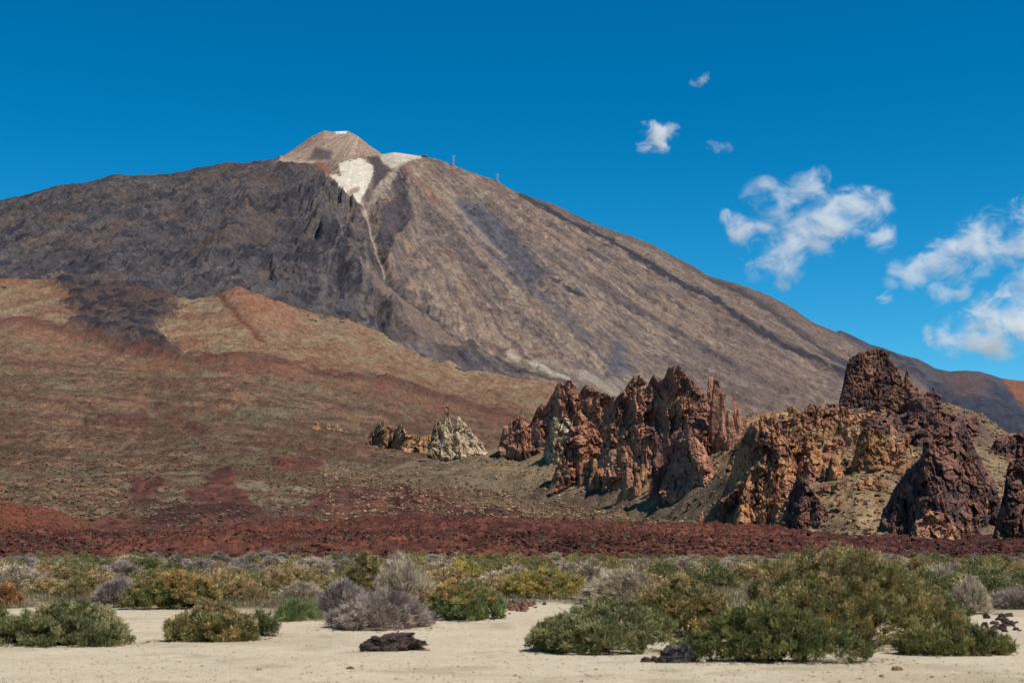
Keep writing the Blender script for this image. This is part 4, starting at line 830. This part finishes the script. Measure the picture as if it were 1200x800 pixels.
# ------------------------------------------------------------------ shrubs
def unit(v): return v / (np.linalg.norm(v, axis=-1, keepdims=True) + 1e-9)
def blades(P, D, L, Wd, cols, rng, tip=None):
    """narrow diamond leaves: base P, direction D, length L, width Wd"""
    n = len(P); side = unit(np.cross(D, rng.randn(n, 3))); m = P + D * (L * .5)[:, None] + rng.randn(n, 3) * (L * .06)[:, None]; t = P + D * L[:, None]
    V = np.stack([P, m + side * Wd[:, None] * .5, t, m - side * Wd[:, None] * .5], 1)
    cc = np.repeat(cols[:, None], 4, 1)
    if tip is not None: cc[:, 2] = tip
    return V.reshape(-1, 3), np.arange(n * 4, dtype=np.int32).reshape(-1, 4), cc.reshape(-1, 3)
SHP = {  # clump colours (sunlit look); weights by order
    'green': [C(112, 110, 70), C(94, 96, 58), C(134, 126, 84), C(82, 86, 52), C(146, 134, 94)],
    'deep': [C(98, 98, 56), C(114, 110, 64), C(80, 86, 48), C(134, 124, 78)],
    'grass': [C(108, 118, 70), C(96, 108, 66), C(124, 124, 74), C(86, 98, 60)],
    'bluegreen': [C(120, 116, 76), C(104, 102, 66), C(136, 128, 88), C(112, 114, 72)],
    'olive': [C(136, 122, 78), C(120, 112, 70), C(148, 126, 86), C(104, 100, 62), C(160, 136, 94)],
    'khaki': [C(126, 116, 70), C(108, 102, 60), C(146, 126, 78), C(92, 92, 54)],
    'tan': [C(164, 138, 98), C(146, 122, 88), C(124, 112, 70), C(174, 148, 104)],
    'ochre': [C(172, 134, 78), C(150, 118, 70), C(122, 114, 66), C(190, 148, 92)],
    'orange': [C(150, 110, 74), C(138, 104, 70), C(158, 124, 84)],
    'yellow': [C(156, 140, 76), C(168, 146, 80), C(130, 122, 72), C(148, 136, 92)],
    'grey': [C(166, 150, 126), C(150, 134, 114), C(178, 162, 136), C(134, 118, 102)],
    'lilac': [C(142, 128, 116), C(124, 110, 102), C(156, 140, 124), C(110, 96, 90)],
}
SHP = {k: [np.minimum(c * 2.0, .6) for c in v] for k, v in SHP.items()}
def shrub_mesh(seed, Wd, Dp, H, kind, top=None, dens=1.0, clump=.1, leaf=.06, lw=.021, nb=95, twiggy=False, lobes=9, base_kind=None):
    """foliage mesh: many clumps of small leaves spread over uneven overlapping lobes, origin on the ground"""
    rng = np.random.RandomState(seed); pal = np.array(SHP[kind]); ptop = np.array(SHP[top]) if top else None; pb = np.array(SHP[base_kind]) if base_kind else None
    L = []
    for i in range(lobes):
        a = rng.rand() * 6.283; q = math.sqrt(rng.rand()) * .66; f = (1 - q * q * .9) * (.66 + .34 * rng.rand()) if i else .94
        x, y = math.cos(a) * q * Wd * .5, math.sin(a) * q * Dp * .5
        if i == 0: x = y = 0
        r = (.30 + .14 * rng.rand()) * (1 - .25 * q); h = H * f
        L.append((x, y, h * .25, r * Wd * .88, r * Dp * .88, h * .75))
    L = np.array(L); area = 2.2 * (Wd * Dp) + 1.6 * (Wd + Dp) * H
    nc_ = int(dens * area / (clump * clump * (2.0 if twiggy else 2.7))); C0 = []; N0 = []
    while len(C0) < nc_:
        l = L[rng.randint(len(L))]; d = unit(rng.randn(3)); d[2] = abs(d[2]) - .3 * rng.rand(); d = unit(d)
        p = l[:3] + d * l[3:] * (1 - .22 * rng.rand() ** 2)
        if p[2] < .03: p[2] = .03 + rng.rand() * .1
        ins = (((p - L[:, :3]) / L[:, 3:]) ** 2).sum(1).min()
        if ins < .55 and rng.rand() > .12: continue
        C0.append(p); N0.append(unit(d / l[3:]))
    C0 = np.array(C0); N0 = np.array(N0)
    C0 += N0 * (rng.rand(len(C0), 1) - .35) * clump * 1.1
    C0[:, 2] = np.maximum(C0[:, 2], .03)
    hr = np.clip(C0[:, 2] / H, 0, 1)
    ncol = vn3(C0[:, 0] * 2.2, C0[:, 1] * 2.2, C0[:, 2] * 2.2, seed % 13)
    idx = np.clip((ncol * 1.5 - .25 + .35 * (rng.rand(nc_) - .5)) * len(pal), 0, len(pal) - 1).astype(int); cc = pal[idx]
    if ptop is not None:
        k = sst(.35, .85, hr + .35 * (ncol - .5) + .15 * rng.randn(nc_)); cc = mix(cc, ptop[rng.randint(0, len(ptop), nc_)], k)
    if pb is not None:
        k = 1 - sst(.12, .4, hr + .25 * (ncol - .5)); cc = mix(cc, pb[rng.randint(0, len(pb), nc_)], k)
    cc = cc * (1 + .16 * rng.randn(nc_, 1))
    nbl = np.full(nc_, nb); ci = np.repeat(np.arange(nc_), nbl); n = len(ci)
    r0 = unit(rng.randn(n, 3)) * (rng.rand(n, 1) ** .6) * clump * (.7 + .6 * rng.rand(nc_)[ci])[:, None]
    P = C0[ci] + r0 * np.array([1, 1, .8]); P[:, 2] = np.maximum(P[:, 2], .005)
    D = unit(N0[ci] * .55 + r0 / clump * .45 + np.array([0, 0, .55]) + rng.randn(n, 3) * .42)
    Ln = leaf * (.6 + .8 * rng.rand(n)) * np.where(rng.rand(n) < .035, 2.6, 1); Lw = lw * (.7 + .6 * rng.rand(n)); col = cc[ci] * (1 + .2 * rng.randn(n, 1)); tip = col * (1.12 + .25 * rng.rand(n, 1))
    if twiggy:                                       # long thin shoots fanning out from the base
        root = np.stack([rng.randn(n) * Wd * .12, rng.randn(n) * Dp * .12, np.zeros(n)], -1)
        D = unit(unit(P - root) + np.array([0, 0, .12]) + rng.randn(n, 3) * .3)
    P = P - D * Ln[:, None] * .3; P[:, 2] = np.maximum(P[:, 2], .004)
    V, Fc, c = blades(P, D, Ln, Lw, col, rng, tip)
    V[:, 2] = np.maximum(V[:, 2], .003); return V, Fc, c
def stems_mesh(seed, Wd, Dp, H, n=14):
    rng = np.random.RandomState(seed + 500); l = []
    for i in range(n):
        a = rng.rand() * 6.283; q = .15 + .5 * rng.rand(); e = np.array([math.cos(a) * q * Wd * .5, math.sin(a) * q * Dp * .5, H * (.35 + .3 * rng.rand())]) * (1.0 if i % 3 else 1.35); b = np.array([e[0] * .12, e[1] * .12, -.03])
        m1 = b + (e - b) * np.array([.3, .3, .45]); m2 = b + (e - b) * np.array([.65, .65, .8])
        l.append(([b, m1, m2, e], [.022, .017, .011, .004]))
    return tubes(l)
def gz(x, y): return float(ground_z(np.array([x]), np.array([y]))[0])
def shrub(name, label, px, base, w, h, kind, seed, cat="shrub", group=None, depth=.8, yoff=0, **kw):
    Yd = CH * F / (base - 640) * 1.0
    s_, e_ = se(px, base); Yd = -CH / float(e_); m = Yd / F * 1.01
    Wd, H = w * m, h * m; Dp = Wd * depth; Yc = Yd + Dp * .38 + yoff; x = float(s_) * Yc; Wd *= Yc / Yd; H *= Yc / Yd * .96
    root = bpy.data.objects.new(name, None); COL.objects.link(root); root.location = (x, Yc, gz(x, Yc) - .01); tag(root, label, cat, group)
    tw = kw.get('twiggy'); v, f, c = shrub_mesh(seed, Wd, Dp, H, kind, **kw)
    link("twigs" if tw else "foliage", mesh_np("twigs" if tw else "foliage", v, f, c, False), M_twig if tw else M_leaf, root)
    v, f = stems_mesh(seed, Wd, Dp, H); link("stem", mesh_np("stem", v, f), M_bark, root)
    return root
G = "shrubs at the edge of the sand"
shrub("shrub", "low wide dark green shrub at the left edge of the sand", 74, 753, 158, 50, 'green', 101, group=G, lobes=11)
shrub("shrub", "dark green shrub cut off by the left edge beside the low wide one", -14, 750, 62, 46, 'deep', 102, group=G, lobes=6)
shrub("shrub", "tan-topped green shrub on the sand, left of the small dark green one", 246, 747, 98, 48, 'khaki', 103, group=G, top='tan', lobes=8)
shrub("shrub", "small dark green shrub touching the tan-topped shrub on its right", 306, 742, 30, 28, 'green', 104, group=G, lobes=4)
shrub("shrub", "green shrub with ochre crown behind the sand bay at the left", 203, 714, 98, 46, 'deep', 105, group=G, top='ochre', lobes=8)
shrub("shrub", "small green shrub right behind the ochre-crowned one", 270, 698, 46, 22, 'green', 106, group=G, lobes=5)
shrub("grass_tussock", "bright green tussock beside the grey dead bushes", 347, 729, 56, 24, 'grass', 107, cat="tussock", group=G, lobes=6, leaf=.13, lw=.009, clump=.1, nb=60)
shrub("dead_shrub", "low lilac-grey dead shrub spreading on the sand at the centre left", 446, 737, 112, 42, 'lilac', 108, group=G, twiggy=True, leaf=.11, lw=.009, lobes=9, nb=70)
shrub("dead_shrub", "tall pale grey dry bush sprouting thin twigs behind the lilac-grey shrub", 468, 718, 72, 74, 'grey', 109, group=G, twiggy=True, leaf=.17, lw=.009, clump=.14, nb=44, lobes=8)
shrub("shrub", "tall olive bush with dark underside left of the pale grey dry bush", 428, 716, 60, 76, 'olive', 110, group=G, lobes=7, base_kind='lilac')
shrub("dead_shrub", "small grey dry shrub leaning at the left of the tall olive bush", 402, 724, 60, 44, 'lilac', 111, group=G, twiggy=True, leaf=.13, lw=.009, nb=60, lobes=6)
shrub("shrub", "ochre and bright green shrub right of the lilac-grey dead shrub", 536, 729, 88, 48, 'grass', 112, group=G, top='ochre', lobes=8, depth=.9)
shrub("shrub", "dry straw-coloured shrub touching the ochre and green one on its left", 497, 721, 34, 34, 'tan', 113, group=G, lobes=4)
shrub("shrub", "grey-green rounded shrub at the middle of the sand edge", 708, 763, 150, 64, 'bluegreen', 114, group=G, lobes=11)
shrub("shrub", "olive shrub with dark shaded hollow behind the grey-green rounded one", 800, 746, 124, 76, 'khaki', 115, group=G, top='olive', lobes=9)
shrub("shrub", "big olive-brown bush, largest of all on the right", 990, 758, 245, 122, 'khaki', 116, group=G, top='olive', lobes=18, depth=.75, clump=.12)
shrub("shrub", "deep green bush on the sand in front of the big olive-brown one", 905, 778, 186, 66, 'deep', 117, group=G, lobes=12, depth=.55)
shrub("shrub", "low green shrub on the sand at the right foot of the big olive-brown bush", 1116, 767, 116, 40, 'deep', 118, group=G, top='khaki', lobes=8, depth=.7)
shrub("shrub", "light green shrub against the right flank of the big olive-brown bush", 1108, 742, 60, 46, 'green', 119, group=G, lobes=6)
shrub("shrub", "yellow-flowered low shrub right of the stone heap", 640, 699, 90, 36, 'yellow', 120, group=G, lobes=8)
shrub("shrub", "dry grey shrub behind the grey-green rounded shrub", 735, 706, 90, 40, 'grey', 121, group=G, twiggy=True, leaf=.15, lw=.011, nb=45, lobes=8)
shrub("shrub", "rust-orange shrub at the left edge behind the dark green ones", 6, 711, 44, 32, 'orange', 122, group=G, lobes=5)
shrub("dead_shrub", "grey dry shrub standing over the dark stones at the right edge", 1190, 714, 50, 24, 'lilac', 123, group=G, twiggy=True, leaf=.14, lw=.01, nb=55, lobes=6)
shrub("dead_shrub", "brown-grey dry shrub behind the sand bay left of the ochre-crowned shrub", 136, 711, 50, 34, 'lilac', 124, group=G, twiggy=True, leaf=.14, lw=.01, nb=55, lobes=6)
shrub("dead_shrub", "brown-grey dry shrub above the right-hand dark stones", 1140, 720, 40, 42, 'grey', 125, group=G, twiggy=True, leaf=.14, lw=.01, nb=50, lobes=5)
rl = np.random.RandomState(41); Pl = []
for o in [q for q in COL.objects if q.get('group') == G]:
    f_ = [q for q in o.children if q.name.split('.')[0] in ('foliage', 'twigs')][0]; bb = np.array(f_.bound_box); rx, ry = np.ptp(bb[:, 0]) / 2, np.ptp(bb[:, 1]) / 2; k = int(90 * rx * 2)
    a = rl.rand(k) * 6.283; r_ = .75 + .4 * np.abs(rl.randn(k)) * .6; Pl.append(np.stack([o.location.x + rx * r_ * np.cos(a), o.location.y + ry * r_ * np.sin(a), np.zeros(k)], -1))
Pl = np.vstack(Pl); Pl[:, 2] = ground_z(Pl[:, 0], Pl[:, 1]) + .006; a = rl.rand(len(Pl)) * 6.283; Dl = unit(np.stack([np.cos(a), np.sin(a), .12 * rl.rand(len(Pl))], -1))
v, f, c = blades(Pl, Dl, .05 + .1 * rl.rand(len(Pl)), np.full(len(Pl), .014), np.array([C(130, 112, 90), C(104, 86, 70), C(150, 134, 108)])[rl.randint(0, 3, len(Pl))], rl)
o = link("twig_litter", mesh_np("twig_litter", v, f, c, False), M_twig); tag(o, "dry twig litter scattered on the sand around the shrubs", "litter", kind="stuff")
print("hero shrubs", round(time.time() - T00, 1))

# belt of shrubs between sand and lava: a few meshes per kind, one object per shrub
BELT = {}
def belt_mesh(kind, j, **kw):
    k = (kind, j)
    if k not in BELT:
        tw = kw.get('twiggy', False); nm = "twigs" if tw else "foliage"
        v, f, c = shrub_mesh(900 + hash_(kind) + j * 7, 2.0, 1.8, 1.0, kind, lobes=7, **kw); me = mesh_np(nm, v, f, c, False); me.materials.append(M_twig if tw else M_leaf); BELT[k] = me
    return BELT[k]
def hash_(t): return sum(ord(q) * (i + 3) for i, q in enumerate(t)) % 97
BKIND = {'green': "low dark green shrub in the scrub belt before the lava", 'olive': "olive shrub in the scrub belt before the lava", 'grey': "pale grey dry shrub in the scrub belt before the lava", 'lilac': "dull lilac-grey dry shrub in the scrub belt before the lava",
         'tan': "straw-coloured dry shrub in the scrub belt before the lava", 'yellow': "yellowish shrub in the scrub belt before the lava", 'bluegreen': "grey-green shrub in the scrub belt before the lava", 'orange': "rusty shrub in the scrub belt before the lava", 'ochre': "ochre shrub in the scrub belt before the lava"}
rng = np.random.RandomState(17); taken = []; hero_px = []
n = 0; tries = 0
while n < 275 and tries < 9000:
    tries += 1
    px = rng.uniform(-60, 1260); b = 653.5 + 50 * rng.rand() ** 1.25
    if b > np.interp(px, [0, 150, 330, 380, 580, 650, 760, 860, 1060, 1130, 1200], [704, 702, 706, 700, 698, 692, 700, 690, 690, 702, 704]): continue
    s_, e_ = se(px, b); Yd = -CH / float(e_); m = Yd / F
    hh = (.62 + .55 * rng.rand()); ww = hh * (1.7 + 1.3 * rng.rand())
    if any(abs(px - q[0]) < .2 * (ww / m + q[2]) and abs(b - q[1]) < 2.2 + (b - 650) * .12 for q in taken): continue
    far = b < 660
    if far: kind = rng.choice(['green', 'green', 'bluegreen', 'olive', 'lilac']) if px < 430 or px > 1040 else rng.choice(['green', 'olive', 'grey', 'tan'])
    elif px < 160: kind = rng.choice(['grey', 'grey', 'tan', 'olive', 'green', 'lilac'])
    elif px < 400: kind = rng.choice(['grey', 'tan', 'lilac', 'tan', 'olive', 'green'])
    elif px < 600: kind = rng.choice(['grey', 'tan', 'yellow', 'olive'])
    elif px < 820: kind = rng.choice(['yellow', 'tan', 'grey', 'olive', 'bluegreen', 'tan'])
    else: kind = rng.choice(['olive', 'grey', 'tan', 'bluegreen', 'green', 'yellow'])
    tw = kind in ('grey', 'lilac'); me = belt_mesh(kind, int(rng.randint(2)), dens=.75, clump=.13, leaf=.16 if tw else .085, lw=.018 if tw else .03, nb=48, twiggy=tw)
    o = bpy.data.objects.new("dead_shrub" if tw else "shrub", me); COL.objects.link(o); x = float(s_) * Yd; o.location = (x, Yd + ww * .35, gz(x, Yd) - .02)
    o.rotation_euler = (0, 0, rng.rand() * 6.283); o.scale = (ww / 2, ww / 2, hh)
    tag(o, BKIND[kind], "shrub", kind.replace('lilac', 'lilac-grey') + " shrubs in the scrub belt"); taken.append((px, b, ww / m)); n += 1
print("belt", n, tries)

# dry ground cover
rng = np.random.RandomState(23); nt_ = 9000
px = rng.uniform(-40, 1240, nt_); b = 652 + 62 * rng.rand(nt_) ** 1.5; lim = np.interp(px, [0, 150, 330, 380, 580, 650, 760, 860, 1060, 1130, 1200], [712, 709, 714, 712, 712, 702, 715, 725, 730, 715, 712]); ok = (b < lim)
s_, e_ = se(px[ok], b[ok]); Yd = -CH / e_; x = s_ * Yd; nb_ = 14; k = len(x); ci = np.repeat(np.arange(k), nb_)
P = np.stack([x, Yd, ground_z(x, Yd)], -1)[ci] + rng.randn(k * nb_, 3) * np.array([.14, .14, 0]); D = unit(rng.randn(k * nb_, 3) * .45 + np.array([0, 0, 1.])); D[:, 2] = np.abs(D[:, 2])
gp = np.array([C(176, 158, 116), C(150, 134, 100), C(140, 130, 84), C(160, 146, 124), C(118, 112, 74)]); cc = gp[rng.randint(0, 5, k)][ci] * (1 + .15 * rng.randn(k * nb_, 1))
v, f, c = blades(P, D, .12 + .22 * rng.rand(k * nb_), np.full(k * nb_, .02), cc, rng)
o = link("dry_grass", mesh_np("dry_grass", v, f, c, False), M_grass); tag(o, "dry grass tufts between the shrubs of the scrub belt", "grass", kind="stuff")

# ------------------------------------------------------------------ stones on the sand
def stone_mesh(seed, sx, sy, sz, pal, sub=3, rough=.28, jag=.0):
    v, f = ico(sub); w_ = v * np.array([1, sy / sx, sz / sx]); n = fbm3(*(w_ * 1.6).T, 4, seed); j = rid3(*(w_ * 5).T, 4, seed + 3) - .5; fa_, _e = facets(w_ * 3.1, seed); j = j + .55 * fa_ * (jag > 0)
    v = v * (1 + rough * n + jag * j)[:, None]; q = np.array(pal); m = fbm3(v[:, 0] * 3, v[:, 1] * 3, v[:, 2] * 3, 4, seed + 7)
    c = mix(np.broadcast_to(q[0], v.shape), q[1], sst(-.1, .4, m)); c = mix(c, q[2], sst(.3, .6, -m + .3 * n))
    v[:, :2] *= np.where(v[:, 2:] < 0, 1 + .12 * np.clip(-v[:, 2:], 0, 1), 1); v = v * np.array([sx, sy, sz]); v[:, 2] += sz * .3
    return mesh_np("stone", v, f, c, jag == 0)
DK = [C(74, 62, 58), C(96, 78, 68), C(50, 44, 46)]; BR = [C(132, 96, 76), C(158, 120, 92), C(92, 66, 58)]; GR = [C(84, 76, 78), C(112, 102, 96), C(58, 52, 56)]
def stone(name, label, px, base, w, h, pal, seed, group=None, sub=4, rough=.3, jag=.25, dr=.8):
    s_, e_ = se(px, base); Yd = -CH / float(e_); m = Yd / F; a = w * m * .5; x = float(s_) * (Yd + a * dr)
    me = stone_mesh(seed, a, a * dr, h * m * .8, pal, sub, rough, jag); o = link(name, me, M_stone, loc=(x, Yd + a * dr, gz(x, Yd + a * dr) - .012)); tag(o, label, "stone", group); return o
stone("boulder", "flat dark brown lava boulder lying alone on the sand at centre left", 460, 760, 68, 17, DK, 1, sub=5, rough=.25, jag=.42)
stone("stone", "small tan stone at the right end of the flat dark boulder", 498, 759.5, 10, 3, BR, 2, sub=3)
stone("boulder", "dark grey angular boulder on the sand before the deep green bush", 792, 777, 36, 19, GR, 3, sub=5, rough=.3, jag=.3)
stone("stone", "knobbly dark stone leaning against the right side of the angular grey boulder", 804, 777, 17, 21, GR, 4, sub=4)
stone("stone", "small dark stone left of the angular grey boulder, farther one", 757, 775.5, 12, 6, DK, 5, sub=3)
stone("stone", "small dark stone left of the angular grey boulder, nearer to it", 767, 775, 9, 6.5, DK, 6, sub=3)
stone("stone", "brown slab stone wedged at the left of the angular grey boulder", 776, 776, 14, 7, BR, 7, sub=3)
stone("stone", "thin dark stick-like stone flat on the sand below the lone boulder", 410, 785.5, 9, 3, DK, 8, sub=3)
stone("stone", "reddish stone flat on the sand at the bottom right", 1051, 786.5, 11, 5, BR, 9, sub=3)
stone("stone", "small brown stone at the bottom right, below the reddish one", 1033, 794, 5, 3, DK, 10, sub=2)
stone("stone", "tiny stone at the bottom right edge of the sand", 1092, 794, 5, 3, BR, 11, sub=2)
stone("stone", "tiny brown stone on the sand near the bottom centre", 698, 783, 5, 2, BR, 12, sub=2)
rng = np.random.RandomState(31)
for cx, cy, sx, sy, nn, pal, lab, g in [(606, 712, 20, 9, 34, BR, "one of the brown stones heaped right of the ochre and green shrub", "brown stones heaped right of the ochre and green shrub"), (1174, 733, 25, 9, 40, DK, "one of the dark stones heaped at the right edge behind the sand", "dark stones heaped at the right edge")]:
    for i in range(nn):
        px = cx + rng.randn() * sx * .55; b = cy + np.clip(rng.randn() * .6, -1.2, 1.2) * sy; w = 3.5 + 5 * rng.rand() ** 2 + (4 if i % 9 == 0 else 0)
        stone("stone", lab, px, b, w, w * (.5 + .35 * rng.rand()), (pal, DK, pal)[i % 3], 100 + i, g, sub=2, rough=.3, jag=.3)
for i in range(14):
    px = rng.uniform(5, 1195); b = rng.uniform(768, 797); w = 1.5 + 2 * rng.rand()
    stone("stone", "one of the tiny dark stones strewn singly on the open sand", px, b, w, w * .5, (BR, DK)[i % 2], 300 + i, "tiny stones strewn on the sand", sub=1)
rng = np.random.RandomState(37); nq = 17000; px = rng.uniform(-60, 1260, nq); b = 700 + 108 * rng.rand(nq) ** .8
s_, e_ = se(px, b); Yd = -CH / e_; x = s_ * Yd; sz = .005 * np.exp(rng.randn(nq) * .62); pc = np.array([C(208, 198, 174), C(192, 180, 154), C(176, 160, 134), C(198, 188, 164)])[rng.randint(0, 4, nq)] * (1 + .1 * rng.randn(nq, 1))
v, f, c = scatter(np.stack([x, Yd, ground_z(x, Yd) + sz * .2], -1), sz, pc, rng, .6)
o = link("gravel", mesh_np("gravel", v, f, c, False), M_stone); tag(o, "fine pale gravel sprinkled over the sand", "gravel", kind="stuff")

# ------------------------------------------------------------------ clouds: real volumes far beyond the mountain
YC = 17000.
def cloud(label, blobs, seed, dens=.0042, cut=.18, namp=4.0, nscale=1.0):
    P = np.array([at(a, b, YC + (0 if i == 0 else (i * 37 % 11 - 5) * 40)) for i, (a, b, r) in enumerate(blobs)]); r = np.array([q[2] for q in blobs]) * YC / F * 1.48
    org = P.mean(0); Q = P - org; vv, ff = ico(2); Vs, Fs = [], []
    for i, (p, rr) in enumerate(zip(Q, r)):
        Vs.append(p + vv * rr * np.array([1.25, 1.3, 1.15])); Fs.append(ff + i * len(vv))
    me = bpy.data.meshes.new("tmp"); me.from_pydata(np.vstack(Vs).tolist(), [], np.vstack(Fs).tolist()); me = remesh(me, max(14., float(r.min()) * .3)); me.name = "cloud"
    m = bpy.data.materials.new("cloud_vapour"); m.use_nodes = True; n = m.node_tree; n.nodes.clear(); L = n.links.new
    out = n.nodes.new("ShaderNodeOutputMaterial"); pv = n.nodes.new("ShaderNodeVolumePrincipled"); pv.inputs['Color'].default_value = (.99, .99, .99, 1); pv.inputs['Anisotropy'].default_value = 0.0
    tc = n.nodes.new("ShaderNodeTexCoord"); cur = None
    def vm(op, a, b=None):
        k = n.nodes.new("ShaderNodeVectorMath"); k.operation = op; L(a, k.inputs[0])
        if b is not None: k.inputs[1].default_value = b
        return k
    def mt(op, a, b=None, c_=None):
        k = n.nodes.new("ShaderNodeMath"); k.operation = op
        for i, q in enumerate((a, b, c_)):
            if q is None: continue
            if isinstance(q, (int, float)): k.inputs[i].default_value = q
            else: L(q, k.inputs[i])
        return k.outputs[0]
    for p, rr in zip(Q, r):
        a = vm('SUBTRACT', tc.outputs['Object'], p.tolist()); b = vm('MULTIPLY', a.outputs[0], (1 / rr / 1.2, 1 / rr / 1.25, 1 / rr / 1.1)); k = n.nodes.new("ShaderNodeVectorMath"); k.operation = 'DOT_PRODUCT'
        L(b.outputs[0], k.inputs[0]); L(b.outputs[0], k.inputs[1]); f_ = mt('SUBTRACT', 1.0, k.outputs['Value']); cur = f_ if cur is None else mt('MAXIMUM', cur, f_)
    nz = n.nodes.new("ShaderNodeTexNoise"); nz.inputs['Scale'].default_value = nscale / 360.; nz.inputs['Detail'].default_value = 9; nz.inputs['Roughness'].default_value = .74; nz.inputs['Distortion'].default_value = .45
    mp = n.nodes.new("ShaderNodeMapping"); mp.inputs['Location'].default_value = (seed * 911., 0, 0); mp.inputs['Rotation'].default_value = (0, R(25), 0); mp.inputs['Scale'].default_value = (.8, 1, 1.15); L(tc.outputs['Object'], mp.inputs[0]); L(mp.outputs[0], nz.inputs['Vector'])
    d = mt('MULTIPLY_ADD', mt('SUBTRACT', nz.outputs[0], .5), namp * 2, mt('SUBTRACT', mt('MULTIPLY', cur, .9), .42 + cut))
    d = mt('MINIMUM', mt('MAXIMUM', d, 0.0), 1.0); d = mt('MULTIPLY', mt('MULTIPLY', d, mt('MAXIMUM', mt('MINIMUM', mt('MULTIPLY', cur, 3.0), 1.0), 0.0)), dens)
    L(d, pv.inputs['Density']); L(pv.outputs[0], out.inputs['Volume'])
    o = link("cloud", me, m, loc=org.tolist()); tag(o, label, "cloud", "small white clouds in the blue sky"); return o
def crop(l): return [(800 + a / 2.0525, 50 + b / 2.0525, r / 2.0525) for a, b, r in l]
cloud("tiny slanted cloud, highest in the sky", [(816, 97, 7), (823, 91, 6), (829, 86, 4)], 1, dens=.007, namp=2.4, nscale=2)
cloud("small ragged cloud left of the others, above the mountain's right flank", [(768, 160, 13), (754, 152, 7), (786, 155, 9), (757, 171, 8), (777, 169, 8)], 2, dens=.0075, nscale=1.6)
cloud("faint thin wisp of cloud between the tiny slanted cloud and the large left one", [(834, 171, 6), (842, 172, 6), (851, 172, 6)], 3, dens=.002, nscale=2)
cloud("large torn cloud above the mountain's right flank", crop([(118, 420, 20), (140, 440, 24), (170, 365, 30), (200, 345, 22), (245, 385, 38), (300, 350, 34), (322, 322, 22), (230, 440, 48), (300, 440, 50), (360, 425, 48), (420, 405, 48), (468, 395, 32), (480, 468, 28), (200, 500, 38), (250, 515, 36), (185, 545, 26), (255, 548, 26), (335, 500, 24), (245, 575, 18), (150, 455, 28)]), 4)
cloud("long slanting cloud reaching the right edge of the sky", crop([(850, 400, 40), (800, 420, 36), (760, 440, 40), (700, 470, 42), (650, 505, 42), (600, 545, 36), (550, 552, 30), (650, 550, 36), (760, 490, 48), (810, 465, 48), (700, 520, 40), (512, 545, 18), (500, 575, 18), (488, 605, 18), (620, 605, 24), (665, 592, 22), (880, 470, 50)]), 5)
cloud("dense cloud low at the right edge, above the far ridge", crop([(635, 705, 36), (690, 690, 50), (740, 665, 54), (790, 650, 54), (810, 600, 34), (770, 715, 42), (710, 725, 36), (825, 690, 54), (645, 745, 20), (830, 560, 24), (880, 640, 60)]), 6, dens=.0048)
print("done", round(time.time() - T00, 1))
